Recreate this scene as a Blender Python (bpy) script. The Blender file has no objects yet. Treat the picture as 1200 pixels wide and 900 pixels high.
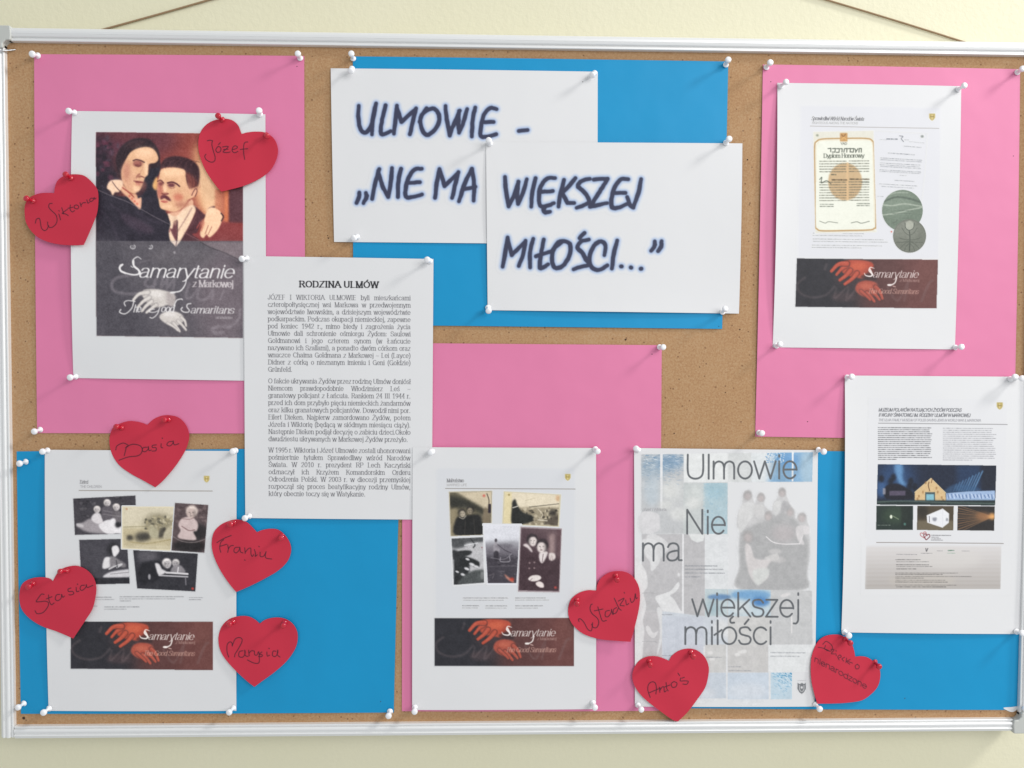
import bpy, math, random
import numpy as np
random.seed(7); rng = np.random.default_rng(7)
sc = bpy.context.scene
COL = sc.collection
# ------------------------------------------------------------------ camera
F, DCAM = 917.0, 0.90
def cam_rot(yaw=1.4266, pitch=1.5988, roll=0.2363):
    y, p, r = np.radians([yaw, pitch, roll])
    fw = np.array([np.sin(y)*np.cos(p), np.cos(y)*np.cos(p), -np.sin(p)])
    right = np.cross(fw, [0, 0, 1]); right /= np.linalg.norm(right); up = np.cross(right, fw)
    r2 = right*np.cos(r)+up*np.sin(r); u2 = -right*np.sin(r)+up*np.cos(r)
    return np.array([r2, u2, -fw]).T
RM = cam_rot()
cam = bpy.data.cameras.new('camera'); camo = bpy.data.objects.new('camera', cam); COL.objects.link(camo)
cam.sensor_width = 36; cam.lens = 36*F/1200; cam.clip_start = 0.01; cam.clip_end = 50
from mathutils import Matrix, Vector
camo.matrix_world = Matrix([[*RM[0], 0], [*RM[1], -DCAM], [*RM[2], 0], [0, 0, 0, 1]])
sc.camera = camo
# ------------------------------------------------------------------ light
world = bpy.data.worlds.new('World'); sc.world = world; world.use_nodes = True
bg = world.node_tree.nodes['Background']; bg.inputs[0].default_value = (0.93, 0.97, 1.0, 1); bg.inputs[1].default_value = 0.60
def area(name, loc, target, w, h, power, col):
    l = bpy.data.lights.new(name, 'AREA'); l.shape = 'RECTANGLE'; l.size = w; l.size_y = h; l.energy = power; l.color = col
    o = bpy.data.objects.new(name, l); COL.objects.link(o); o.location = loc
    o.rotation_euler = (Vector(target)-Vector(loc)).to_track_quat('-Z', 'Y').to_euler(); return o
area('window_light', (2.75, -0.78, 1.95), (0, 0, 0), 0.34, 0.55, 64, (1.0, 0.985, 0.95))
area('room_light', (1.9, -2.3, 1.0), (0.1, 0, 0), 2.0, 1.6, 46, (1.0, 0.99, 0.98))
sc.view_settings.view_transform = 'Standard'; sc.view_settings.look = 'None'
sc.view_settings.exposure = -0.01; sc.view_settings.gamma = 1.0; sc.view_settings.use_curve_mapping = False
# ------------------------------------------------------------------ helpers
def P(px, py, h=0.0):
    """point seen at photo position (px,py) lying h metres in front of the cork"""
    px = np.asarray(px, float); py = np.asarray(py, float)
    dx = (px-600)/F; dy = -(py-450)/F
    d = np.stack([dx, dy, -np.ones_like(dx)], -1) @ RM.T
    t = (DCAM-h)/d[..., 1]
    p = d*t[..., None]; p[..., 1] -= DCAM
    return p
def lin(c):
    c = np.asarray(c, float)/255.0
    return np.where(c <= 0.04045, c/12.92, ((c+0.055)/1.055)**2.4)
def link(o, parent=None):
    COL.objects.link(o)
    if parent is not None: o.parent = parent
    return o
def mesh_np(name, V, Fq, mat, parent=None, smooth=True, col=None):
    V = np.ascontiguousarray(V, np.float32); me = bpy.data.meshes.new(name)
    if isinstance(Fq, np.ndarray):
        n = len(Fq); k = Fq.shape[1]
        me.vertices.add(len(V)); me.vertices.foreach_set('co', V.ravel())
        me.loops.add(n*k); me.loops.foreach_set('vertex_index', Fq.ravel().astype(np.int32))
        me.polygons.add(n); me.polygons.foreach_set('loop_start', np.arange(0, n*k, k, dtype=np.int32))
        me.update(calc_edges=True)
    else:
        me.from_pydata([tuple(v) for v in V], [], Fq); me.update()
    me.polygons.foreach_set('use_smooth', [smooth]*len(me.polygons))
    if col is not None:
        a = me.color_attributes.new('ink', 'FLOAT_COLOR', 'POINT')
        c4 = np.ones((len(V), 4), np.float32); c4[:, :3] = col
        a.data.foreach_set('color', c4.ravel())
    me.materials.append(mat)
    return link(bpy.data.objects.new(name, me), parent)
def tag(o, label=None, cat=None, group=None, kind=None):
    for k, v in (('label', label), ('category', cat), ('group', group), ('kind', kind)):
        if v: o[k] = v
    return o
def empty(name, loc=(0, 0, 0)):
    o = bpy.data.objects.new(name, None); o.location = loc; o.empty_display_size = 0.01
    COL.objects.link(o); return o
# ------------------------------------------------------------------ materials
def mat_new(name):
    m = bpy.data.materials.new(name); m.use_nodes = True; nt = m.node_tree
    return m, nt, nt.nodes['Principled BSDF']
def N(nt, t, **kw):
    n = nt.nodes.new(t)
    for k, v in kw.items():
        if k in n.inputs: n.inputs[k].default_value = v
        else: setattr(n, k, v)
    return n
def coords(nt, scale=(1, 1, 1)):
    t = N(nt, 'ShaderNodeNewGeometry'); m = N(nt, 'ShaderNodeMapping'); m.inputs['Scale'].default_value = scale
    nt.links.new(t.outputs['Position'], m.inputs['Vector']); return m.outputs[0]
def paper_mat(name, rgb, rough=0.62, var=0.03, bump=0.05, spec=0.25, relief=0.22):
    m, nt, b = mat_new(name); L = nt.links; co = coords(nt)
    n1 = N(nt, 'ShaderNodeTexNoise', Scale=9.0, Detail=3.0); L.new(co, n1.inputs['Vector'])
    n2 = N(nt, 'ShaderNodeTexNoise', Scale=900.0, Detail=3.0); L.new(co, n2.inputs['Vector'])
    mx = N(nt, 'ShaderNodeMix', data_type='RGBA'); mx.inputs[6].default_value = (*[c*(1-var) for c in rgb], 1)
    mx.inputs[7].default_value = (*[min(1, c*(1+var)) for c in rgb], 1)
    L.new(n1.outputs[0], mx.inputs[0]); L.new(mx.outputs[2], b.inputs['Base Color'])
    bp = N(nt, 'ShaderNodeBump', Strength=bump, Distance=0.0002); L.new(n2.outputs[0], bp.inputs['Height'])
    n3 = N(nt, 'ShaderNodeTexNoise', Scale=22.0, Detail=1.5); L.new(co, n3.inputs['Vector'])
    bp2 = N(nt, 'ShaderNodeBump', Strength=relief, Distance=0.0016); L.new(n3.outputs[0], bp2.inputs['Height'])
    L.new(bp.outputs[0], bp2.inputs['Normal']); L.new(bp2.outputs[0], b.inputs['Normal'])
    b.inputs['Roughness'].default_value = rough; b.inputs['Specular IOR Level'].default_value = spec
    return m
WHITE = 0.745
M_paper = paper_mat('white_paper', (WHITE, WHITE*0.992, WHITE*1.0), 0.65, 0.012)
M_pink = paper_mat('pink_paper', (0.73, 0.205, 0.375), 0.52, 0.045, 0.12, spec=0.42, relief=0.6)
M_blue = paper_mat('blue_paper', (0.002, 0.28, 0.555), 0.5, 0.05, 0.12, spec=0.35, relief=0.6)
M_red = paper_mat('red_paper', (0.56, 0.030, 0.060), 0.6, 0.06, 0.22, relief=0.5)
def ink_mat(name, rough):
    m, nt, b = mat_new(name); L = nt.links; co = coords(nt)
    a = N(nt, 'ShaderNodeAttribute', attribute_name='ink'); L.new(a.outputs['Color'], b.inputs['Base Color'])
    n3 = N(nt, 'ShaderNodeTexNoise', Scale=22.0, Detail=1.5); L.new(co, n3.inputs['Vector'])
    bp2 = N(nt, 'ShaderNodeBump', Strength=0.22, Distance=0.0016); L.new(n3.outputs[0], bp2.inputs['Height'])
    L.new(bp2.outputs[0], b.inputs['Normal'])
    b.inputs['Roughness'].default_value = rough; b.inputs['Specular IOR Level'].default_value = 0.4; return m
M_ink = ink_mat('printed_ink', 0.62)
def cork_mat():
    m, nt, b = mat_new('cork'); L = nt.links; co = coords(nt)
    v = N(nt, 'ShaderNodeTexVoronoi', Scale=780.0); L.new(co, v.inputs['Vector'])
    n = N(nt, 'ShaderNodeTexNoise', Scale=420.0, Detail=5.0, Roughness=0.6); L.new(co, n.inputs['Vector'])
    n2 = N(nt, 'ShaderNodeTexNoise', Scale=14.0, Detail=3.0); L.new(co, n2.inputs['Vector'])
    r = N(nt, 'ShaderNodeValToRGB'); e = r.color_ramp.elements
    e[0].position = 0.30; e[0].color = (0.385, 0.215, 0.108, 1); e[1].position = 0.72; e[1].color = (0.48, 0.31, 0.175, 1)
    k = e.new(0.5); k.color = (0.445, 0.262, 0.132, 1)
    sep = N(nt, 'ShaderNodeSeparateColor'); L.new(v.outputs['Color'], sep.inputs[0])
    ad = N(nt, 'ShaderNodeMath', operation='MULTIPLY_ADD'); L.new(sep.outputs[0], ad.inputs[0]); ad.inputs[1].default_value = 0.26
    L.new(n.outputs[0], ad.inputs[2])
    sb = N(nt, 'ShaderNodeMath', operation='MULTIPLY_ADD'); L.new(n2.outputs[0], sb.inputs[0]); sb.inputs[1].default_value = 0.40; 
    sub = N(nt, 'ShaderNodeMath', operation='SUBTRACT'); L.new(ad.outputs[0], sub.inputs[0]); sub.inputs[1].default_value = 0.33
    L.new(sub.outputs[0], sb.inputs[2]); L.new(sb.outputs[0], r.inputs[0])
    # sparse dark grains
    v2 = N(nt, 'ShaderNodeTexVoronoi', Scale=115.0); L.new(co, v2.inputs['Vector'])
    lt = N(nt, 'ShaderNodeMath', operation='LESS_THAN'); L.new(v2.outputs['Distance'], lt.inputs[0]); lt.inputs[1].default_value = 0.12
    mx = N(nt, 'ShaderNodeMix', data_type='RGBA'); L.new(r.outputs[0], mx.inputs[6]); mx.inputs[7].default_value = (0.13, 0.06, 0.03, 1)
    ml = N(nt, 'ShaderNodeMath', operation='MULTIPLY'); L.new(lt.outputs[0], ml.inputs[0]); ml.inputs[1].default_value = 0.6
    L.new(ml.outputs[0], mx.inputs[0]); L.new(mx.outputs[2], b.inputs['Base Color'])
    bp = N(nt, 'ShaderNodeBump', Strength=0.3, Distance=0.0004); L.new(n.outputs[0], bp.inputs['Height']); L.new(bp.outputs[0], b.inputs['Normal'])
    b.inputs['Roughness'].default_value = 0.85; b.inputs['Specular IOR Level'].default_value = 0.25; return m
M_cork = cork_mat()
def wall_mat():
    m, nt, b = mat_new('cream_wall_paint'); L = nt.links; co = coords(nt)
    n = N(nt, 'ShaderNodeTexNoise', Scale=5.0, Detail=4.0); L.new(co, n.inputs['Vector'])
    mx = N(nt, 'ShaderNodeMix', data_type='RGBA'); mx.inputs[6].default_value = (0.735, 0.70, 0.495, 1); mx.inputs[7].default_value = (0.775, 0.735, 0.55, 1)
    L.new(n.outputs[0], mx.inputs[0]); L.new(mx.outputs[2], b.inputs['Base Color'])
    n2 = N(nt, 'ShaderNodeTexNoise', Scale=160.0, Detail=5.0, Roughness=0.6); L.new(co, n2.inputs['Vector'])
    bp = N(nt, 'ShaderNodeBump', Strength=0.35, Distance=0.0012); L.new(n2.outputs[0], bp.inputs['Height']); L.new(bp.outputs[0], b.inputs['Normal'])
    b.inputs['Roughness'].default_value = 0.55; return m
M_wall = wall_mat()
def simple(name, rgb, rough=0.4, metal=0.0, noise=0.0, scale=(60, 60, 60), coat=0, sss=0):
    m, nt, b = mat_new(name); L = nt.links
    b.inputs['Roughness'].default_value = rough; b.inputs['Metallic'].default_value = metal
    b.inputs['Coat Weight'].default_value = coat
    co = coords(nt, scale); n = N(nt, 'ShaderNodeTexNoise', Scale=1.0, Detail=4.0); L.new(co, n.inputs['Vector'])
    mx = N(nt, 'ShaderNodeMix', data_type='RGBA'); mx.inputs[6].default_value = (*[c*(1-noise) for c in rgb], 1); mx.inputs[7].default_value = (*[min(1, c*(1+noise)) for c in rgb], 1)
    L.new(n.outputs[0], mx.inputs[0]); L.new(mx.outputs[2], b.inputs['Base Color'])
    if sss: b.inputs['Subsurface Weight'].default_value = sss; b.inputs['Subsurface Radius'].default_value = (.003, .002, .002); b.inputs['Subsurface Scale'].default_value = 1
    return m
M_alu = simple('anodised_aluminium', (0.82, 0.82, 0.815), 0.42, 0.3, 0.0, (3, 9, 9))
M_cap = simple('grey_plastic', (0.52, 0.53, 0.50), 0.42, 0, 0.03)
M_pinw = simple('white_pin_plastic', (0.86, 0.86, 0.88), 0.22, 0, 0.01, coat=0.3)
M_pinr = simple('red_pin_plastic', (0.50, 0.010, 0.030), 0.20, 0, 0.02, coat=0.3)
M_steel = simple('steel', (0.6, 0.6, 0.6), 0.25, 1.0)
M_cord = simple('brown_cord', (0.30, 0.20, 0.11), 0.8, 0, 0.3, (900, 900, 900))
M_back = simple('hardboard_back', (0.20, 0.13, 0.08), 0.8, 0, 0.2)
M_hole = simple('pin_hole_dark', (0.05, 0.025, 0.015), 0.95)
# ------------------------------------------------------------------ wall, board
def boxm(name, x0, x1, y0, y1, z0, z1, mat, parent=None, bev=0.0):
    v = [(x, y, z) for x in (x0, x1) for y in (y0, y1) for z in (z0, z1)]
    f = [(0, 1, 3, 2), (4, 6, 7, 5), (0, 4, 5, 1), (2, 3, 7, 6), (0, 2, 6, 4), (1, 5, 7, 3)]
    o = mesh_np(name, np.array(v), f, mat, parent, smooth=False)
    if bev:
        b = o.modifiers.new('b', 'BEVEL'); b.width = bev; b.segments = 2
    return o
tag(boxm('wall', -2.5, 2.6, 0.024, 0.12, -1.4, 1.9, M_wall), kind='structure')
XL, XR, ZT, ZB = -0.5445, 0.6215, 0.3550, -0.4175     # inner edges of the frame
WR = 0.0150                                            # rail width
board = empty('bulletin_board', (0, 0, 0))
tag(board, 'large cork bulletin board with a ridged aluminium frame hanging on the cream wall', 'bulletin board')
boxm('cork_panel', XL-0.006, XR+0.006, 0.0, 0.008, ZB-0.006, ZT+0.006, M_cork, board)
boxm('backing_panel', XL-0.008, XR+0.008, 0.0085, 0.014, ZB-0.008, ZT+0.008, M_back, board)
# rail cross-section: (distance outwards from inner edge, height towards the room) in mm
PROF_T = [(0, -0.5), (0, 5.0), (0.5, 5.8), (2.6, 5.9), (3.0, 5.4), (3.2, 4.6), (3.9, 4.5), (4.3, 5.6), (5.0, 6.9), (7.2, 7.7), (7.4, 7.3), (7.7, 7.3), (7.9, 7.8), (10.5, 7.9), (13.4, 6.6), (14.6, 5.0), (15.0, 3.0), (15.0, -18.0), (13.5, -18.0), (13.5, -0.5)]
PROF_B = [(0, -0.5), (0, 5.0), (0.4, 5.7), (1.8, 5.8), (2.2, 4.6), (2.9, 4.6), (3.3, 6.2), (4.6, 7.0), (6.4, 7.1), (6.9, 6.2), (9.4, 5.6), (9.8, 6.7), (10.6, 7.0), (11.5, 6.6), (11.9, 5.7), (13.8, 4.8), (14.7, 3.6), (15.0, 2.0), (15.0, -18.0), (13.5, -18.0), (13.5, -0.5)]
def rail(prof, a, b, outdir):
    a = np.array(a, float); b = np.array(b, float); od = np.array(outdir, float); n = len(prof)
    V = [p+od*q[0]/1000+np.array([0, -1, 0])*q[1]/1000 for p in (a, b) for q in prof]
    Fc = [(i, (i+1) % n, n+(i+1) % n, n+i) for i in range(n)]+[tuple(range(n))[::-1], tuple(range(n, 2*n))]
    o = mesh_np('frame_rail', np.array(V), Fc, M_alu, board, smooth=False)
    import bmesh
    bm = bmesh.new(); bm.from_mesh(o.data); bmesh.ops.recalc_face_normals(bm, faces=bm.faces); bm.to_mesh(o.data); bm.free()
    bv = o.modifiers.new('b', 'BEVEL'); bv.width = 0.00025; bv.segments = 2; bv.limit_method = 'ANGLE'; bv.angle_limit = 0.5
    return o
rail(PROF_T, (XL+0.0015, 0, ZT), (XR-0.0015, 0, ZT), (0, 0, 1))
rail(PROF_B, (XL+0.0008, 0, ZB), (XR-0.006, 0, ZB), (0, 0, -1))
rail(PROF_B, (XL, 0, ZB-0.0128), (XL, 0, ZT-0.001), (-1, 0, 0))
rail(PROF_B, (XR, 0, ZB+0.001), (XR, 0, ZT-0.001), (1, 0, 0))
def corner_cap(cx, cz, sx, sz, ext=0.0018, leg=0.0085):
    # plastic corner: outer square with rounded outer corner and a 45 degree inner web
    o = 0.0160; pts = []
    r = 0.006
    pts += [(-leg, -0.0004), (0.0, -0.0004+0)]
    poly = [(-0.0035, 0.0), (0.0, -0.0035), (0.0, -leg), (o*0.35, -leg-0.0008), (o, -leg)]
    for k in range(7):
        a = math.radians(k*15); poly.append((o-r+r*math.cos(a), o-r+r*math.sin(a)))
    poly += [(-leg, o), (-leg-0.0008, o*0.35), (-leg, 0.0)]
    P2 = [(cx+sx*q[0], cz+sz*q[1]) for q in poly]; n = len(P2)
    V = [(x, -0.0088, z) for x, z in P2]+[(x, 0.018, z) for x, z in P2]
    Fc = [(i, (i+1) % n, n+(i+1) % n, n+i) for i in range(n)]+[tuple(range(n)), tuple(range(n, 2*n))]
    c = mesh_np('corner_cap', np.array(V), Fc, M_cap, board, smooth=False)
    import bmesh
    bm = bmesh.new(); bm.from_mesh(c.data); bmesh.ops.recalc_face_normals(bm, faces=bm.faces); bm.to_mesh(c.data); bm.free()
    bv = c.modifiers.new('b', 'BEVEL'); bv.width = 0.0012; bv.segments = 3; bv.limit_method = 'ANGLE'; bv.angle_limit = 0.6
corner_cap(XL, ZT, -1, 1); corner_cap(XR, ZT, 1, 1); corner_cap(XR, ZB, 1, -1)
# old pin holes in the cork
def hole(px, py, r=0.0011):
    c = P(px, py, 0.0002); n = 9; a = np.linspace(0, 2*np.pi, n, endpoint=False)
    rr = r*(0.6+0.5*rng.random(n))
    V = np.stack([c[0]+rr*np.cos(a), np.full(n, -0.0002), c[2]+rr*np.sin(a)], -1)
    mesh_np('pin_hole', V, [tuple(range(n))[::-1]], M_hole, board)
for q in [(385, 279, .0008), (867, 386, .0009), (733, 398, .0014), (790, 508, .0009), (876, 187, .001), (879, 238, .0008), (28, 841.5, .0019), (384, 276, .0007), (375, 200, .0005), (30, 400, .0006), (875, 300, .0006), (820, 430, .0006), (850, 460, .0007), (805, 480, .0005), (1192, 96, .0005), (640, 394, .0006), (20, 300, .0007), (466, 700, .0006)]:
    hole(*q)
# ------------------------------------------------------------------ hanging cord behind the board
def tube(name, pts, r, mat, parent=None, seg=8):
    pts = np.array(pts, float); n = len(pts); V = []
    for i in range(n):
        d = pts[min(i+1, n-1)]-pts[max(i-1, 0)]; d /= np.linalg.norm(d)
        u = np.cross(d, [0.3, 1, 0.1]); u /= np.linalg.norm(u); w = np.cross(d, u)
        for k in range(seg):
            a = 2*math.pi*k/seg; V.append(pts[i]+r*(u*math.cos(a)+w*math.sin(a)))
    Fc = [(i*seg+k, i*seg+(k+1) % seg, (i+1)*seg+(k+1) % seg, (i+1)*seg+k) for i in range(n-1) for k in range(seg)]
    Fc += [tuple(range(seg))[::-1], tuple(range((n-1)*seg, n*seg))]
    return mesh_np(name, np.array(V), Fc, mat, parent)
hw = -0.0224
la, lb = P(108, 38, hw), P(247, -1, hw); ra, rb = P(1135, 51, hw), P(962, -2, hw)
sl = (lb-la)/(lb[0]-la[0]); sr = (rb-ra)/(rb[0]-ra[0])
xm = (ra[2]-la[2]-sr[2]*ra[0]+sl[2]*la[0])/(sl[2]-sr[2]); top = la+sl*(xm-la[0]); top[1] = 0.0215
line = [la-sl*0.03+np.array([0, 0, 0])]
for t in np.linspace(0, 1, 14)[:-1]: line.append(la*(1-t)+top*t+np.array([0, 0, -0.0016*math.sin(t*3.14*3)*.4]))
line.append(top)
for t in np.linspace(0, 1, 14)[1:]: line.append(top*(1-t)+ra*t+np.array([0, 0, 0.0015*math.sin(t*3.14*3)*.4]))
line.append(ra+sr*0.03)
tag(tube('hanging_cord', line, 0.0011, M_cord), 'thin brown cord slanting up the wall from behind the top of the board', 'cord')
# ------------------------------------------------------------------ sheets
SHEETS = []
def bil(q, u, v):
    q = np.asarray(q, float); u = np.asarray(u)[..., None]; v = np.asarray(v)[..., None]
    return q[0]*(1-u)*(1-v)+q[1]*u*(1-v)+q[2]*u*v+q[3]*(1-u)*v
def inv_bil(q, px, py):
    q = np.asarray(q, float); px = np.asarray(px, float); py = np.asarray(py, float)
    u = np.full(px.shape, .5); v = np.full(px.shape, .5); p = np.stack([px, py], -1)
    for _ in range(5):
        r = bil(q, u, v)-p
        du = (q[1]-q[0])*(1-v)[..., None]+(q[2]-q[3])*v[..., None]
        dv = (q[3]-q[0])*(1-u)[..., None]+(q[2]-q[1])*u[..., None]
        det = du[..., 0]*dv[..., 1]-du[..., 1]*dv[..., 0]
        u = u-(r[..., 0]*dv[..., 1]-r[..., 1]*dv[..., 0])/det
        v = v-(du[..., 0]*r[..., 1]-du[..., 1]*r[..., 0])/det
    return u, v
class Sheet:
    """one pinned sheet: corners TL,TR,BR,BL in photo pixels, bowing between its pins"""
    def __init__(s, name, quad, h0, mat, label, cat, curl=(0, 0, 0, 0), group=None, seed=1, under=0.0, corners=(0, 0, 0, 0), wave=0.00035):
        s.q = np.array(quad, float); s.h0 = h0; s.curl = curl; s.seed = seed; s.corners = corners; s.wave = wave
        nx, ny = 44, 56; s.nx, s.ny = nx, ny
        s.H = s.raw(*np.meshgrid(np.linspace(0, 1, nx+1), np.linspace(0, 1, ny+1)))
        U, Vv = np.meshgrid(np.linspace(0, 1, nx+1), np.linspace(0, 1, ny+1))
        # sheet layout on the board plane, then pushed out along the board normal (true position)
        g = bil(s.q, U, Vv); Wp = P(g[..., 0], g[..., 1], s.h0); Wp[..., 1] = -s.H
        idx = np.arange((nx+1)*(ny+1)).reshape(ny+1, nx+1)
        Fq = np.stack([idx[:-1, :-1], idx[1:, :-1], idx[1:, 1:], idx[:-1, 1:]], -1).reshape(-1, 4)
        s.o = mesh_np(name, Wp.reshape(-1, 3), Fq, mat)
        sd = s.o.modifiers.new('thickness', 'SOLIDIFY'); sd.thickness = 0.00014; sd.offset = -1; es = s.o.modifiers.new('crisp_edges', 'EDGE_SPLIT'); es.split_angle = 0.6
        tag(s.o, label, cat, group); SHEETS.append(s)
    def raw(s, u, v):
        l, r, t, b = s.curl
        h = s.h0+l*(1-u)**6*(4*v*(1-v))+r*u**6*(4*v*(1-v))+t*(1-v)**6*(4*u*(1-u))+b*v**6*(4*u*(1-u))
        c = s.corners
        h = h+c[0]*((1-u)*(1-v))**5+c[1]*(u*(1-v))**5+c[2]*(u*v)**5+c[3]*((1-u)*v)**5
        w = 16*u*(1-u)*v*(1-v)
        h = h+s.wave*w*(1+np.sin(5.1*u+s.seed*2.3)*np.sin(4.3*v+s.seed*1.7))
        return h
    def hgrid(s, u, v):
        x = np.clip(u, 0, 1)*s.nx; y = np.clip(v, 0, 1)*s.ny
        i = np.clip(x.astype(int), 0, s.nx-1); j = np.clip(y.astype(int), 0, s.ny-1); fx = x-i; fy = y-j
        H = s.H
        return H[j, i]*(1-fx)*(1-fy)+H[j, i+1]*fx*(1-fy)+H[j+1, i+1]*fx*fy+H[j+1, i]*(1-fx)*fy
    def at(s, px, py, eps=0.0):
        u, v = inv_bil(s.q, px, py); g = bil(s.q, u, v)
        W = P(g[..., 0], g[..., 1], s.h0); W[..., 1] = -s.hgrid(u, v)-eps
        return W
    def hit(s, px, py):
        u, v = inv_bil(s.q, np.array([px]), np.array([py]))
        if -0.02 <= u[0] <= 1.02 and -0.02 <= v[0] <= 1.02: return float(s.hgrid(u, v)[0])
        return None
H1, H2, H3, H4 = 0.0006, 0.0016, 0.0026, 0.0034
pinkA = Sheet('pink_sheet', [(40, 63.5), (356.5, 65.5), (358.5, 508), (43.5, 507.5)], H1, M_pink, 'pink poster sheet behind the old portrait of a couple, at the upper left', 'pink sheet', (.001, .001, .0006, .001), 'pink backing sheets', 1)
pinkB = Sheet('pink_sheet', [(472, 402), (775.5, 404.5), (772, 833), (471, 833.5)], H1, M_pink, 'pink poster sheet at the bottom centre, under the page with five old photos', 'pink sheet', (.001, .0012, .0008, .001), 'pink backing sheets', 2)
pinkC = Sheet('pink_sheet', [(894, 75.5), (1195.5, 81), (1188, 516), (885, 511.5)], H1, M_pink, 'pink poster sheet behind the diploma page, at the upper right', 'pink sheet', (.0016, .0012, .0006, .0016), 'pink backing sheets', 3)
blueA = Sheet('blue_sheet', [(413.5, 66), (853.5, 72), (846, 385.5), (414, 380.5)], H1, M_blue, 'blue poster sheet under the two big headline papers, at the top centre', 'blue sheet', (.0006, .001, .0008, .0012), 'blue backing sheets', 4, corners=(0, 0, .0012, 0))
blueB = Sheet('blue_sheet', [(19.5, 529), (469, 524), (461.5, 835), (24.5, 836.5)], H1+.0001, M_blue, 'blue poster sheet in the lower left corner, behind the page of children photos', 'blue sheet', (.0006, .001, .0006, .001), 'blue backing sheets', 5)
blueC = Sheet('blue_sheet', [(802, 528), (1214, 529.5), (1206, 832), (806, 830)], H1+.0001, M_blue, 'blue poster sheet in the lower right corner, below the museum page', 'blue sheet', (.0006, .001, .0006, .001), 'blue backing sheets', 6)
gW = 'white printed pages pinned on the coloured sheets'
s_couple = Sheet('poster_page', [(84.5, 130), (311, 134), (312.5, 446.5), (86, 443)], H2, M_paper, 'white page with a large old portrait of a man and a woman under two hearts', 'poster page', (.004, .0006, .0012, .0016), gW, 7)
s_h1 = Sheet('headline_page', [(387.5, 80), (700.5, 84), (700, 286.5), (391.5, 283.5)], H2, M_paper, 'white landscape page reading ULMOWIE, upper of the two headline papers', 'headline page', (.001, .0003, .0008, .0008), gW, 8)
s_h2 = Sheet('headline_page', [(569.5, 166.5), (870, 168), (866, 367.5), (571.5, 363.5)], H3, M_paper, 'white landscape page ending in three dots, lower of the two headline papers', 'headline page', (.0008, .002, .0008, .0022), gW, 9)
s_text = Sheet('text_page', [(286, 300), (508, 303.5), (506, 609), (287.5, 607)], H3, M_paper, 'white page of dense black typed text under the title RODZINA', 'text page', (.001, .0003, .0008, .001), gW, 10)
s_kids = Sheet('photo_page', [(52.5, 527), (277.5, 528.5), (277, 833), (57, 833)], H2+.0002, M_paper, 'white page with five overlapping photos of children, at the lower left', 'photo page', (.0022, .001, .0008, .001), gW, 11)
s_mid = Sheet('photo_page', [(483.5, 524), (698.5, 525), (698.5, 831), (483, 832)], H4, M_paper, 'white page with five old brownish family photos, at the bottom centre', 'photo page', (.0008, .001, .0006, .001), gW, 12)
s_cert = Sheet('diploma_page', [(911, 97), (1126.5, 101), (1119, 409.5), (905.5, 407)], H2, M_paper, 'white page showing a framed diploma and two green medals', 'diploma page', (.0045, .0016, .0008, .0012), gW, 13)
s_mus = Sheet('museum_page', [(990, 440), (1203, 441.5), (1197, 743), (986, 741)], H3, M_paper, 'white page with a night photo of a gabled house above three small pictures', 'museum page', (.004, .001, .0008, .0012), gW, 14)
s_post = Sheet('poster', [(743, 525), (958.5, 527.5), (954.5, 828), (744, 828)], H3, M_paper, 'pale blue and grey poster with thin large lettering, a faded family group and a crest', 'poster', (.0012, .001, .0006, .001), gW, 15)
def sheet_hole(sh, px, py, r=0.0006):
    a = np.linspace(0, 2*np.pi, 9, endpoint=False); rr = r*(0.7+0.5*rng.random(9)); W = sh.at(np.array([px]), np.array([py]), 0.00006)[0]
    V = np.stack([W[0]+rr*np.cos(a), np.full(9, W[1]), W[2]+rr*np.sin(a)], -1); mesh_np('pin_hole', V, [tuple(range(9))[::-1]], M_hole, sh.o)
for sh_, x_, y_ in ((pinkC, 946, 494), (pinkC, 1187, 183), (pinkC, 903, 96), (blueA, 842, 382.5), (pinkA, 348, 78), (blueB, 446, 822), (pinkB, 764, 415), (blueC, 1060, 818), (s_h1, 683, 96)): sheet_hole(sh_, x_, y_)
# ------------------------------------------------------------------ painter (flat print as vertex colour on a fine grid)
def gblur(a, s):
    if s < 0.15: return a
    r = int(max(1, math.ceil(2.6*s))); k = np.exp(-0.5*(np.arange(-r, r+1)/s)**2); k /= k.sum()
    for ax in (0, 1):
        p = np.pad(a, [(r, r) if i == ax else (0, 0) for i in range(a.ndim)], mode='edge'); out = np.zeros_like(a)
        for i, w in enumerate(k):
            out += w*(p[i:i+a.shape[0]] if ax == 0 else p[:, i:i+a.shape[1]])
        a = out
    return a
def smooth(pts, n=5, closed=False):
    p = np.array(pts, float); m = len(p)
    if m < 3: return p
    if closed: q = np.vstack([p[-1], p, p[0], p[1]])
    else: q = np.vstack([2*p[0]-p[1], p, 2*p[-1]-p[-2]])
    out = []; t = np.linspace(0, 1, n, endpoint=False)[:, None]
    for i in range(1, len(q)-2):
        a, b, c, d = q[i-1], q[i], q[i+1], q[i+2]
        out.append(0.5*((2*b)+(c-a)*t+(2*a-5*b+4*c-d)*t**2+(-a+3*b-3*c+d)*t**3))
    out = np.vstack(out)
    return out if closed else np.vstack([out, p[-1]])
def noise2(h, w, cell, seed=0):
    r = np.random.default_rng(seed); gh, gw = int(h/cell)+3, int(w/cell)+3; g = r.random((gh, gw))
    y = np.arange(h)/cell; x = np.arange(w)/cell; j = y.astype(int); i = x.astype(int)
    fy = (y-j)[:, None]; fx = (x-i)[None]; fy = fy*fy*(3-2*fy); fx = fx*fx*(3-2*fx)
    return (g[j][:, i]*(1-fy)*(1-fx)+g[j][:, i+1]*(1-fy)*fx+g[j+1][:, i]*fy*(1-fx)+g[j+1][:, i+1]*fy*fx)-0.5
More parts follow.
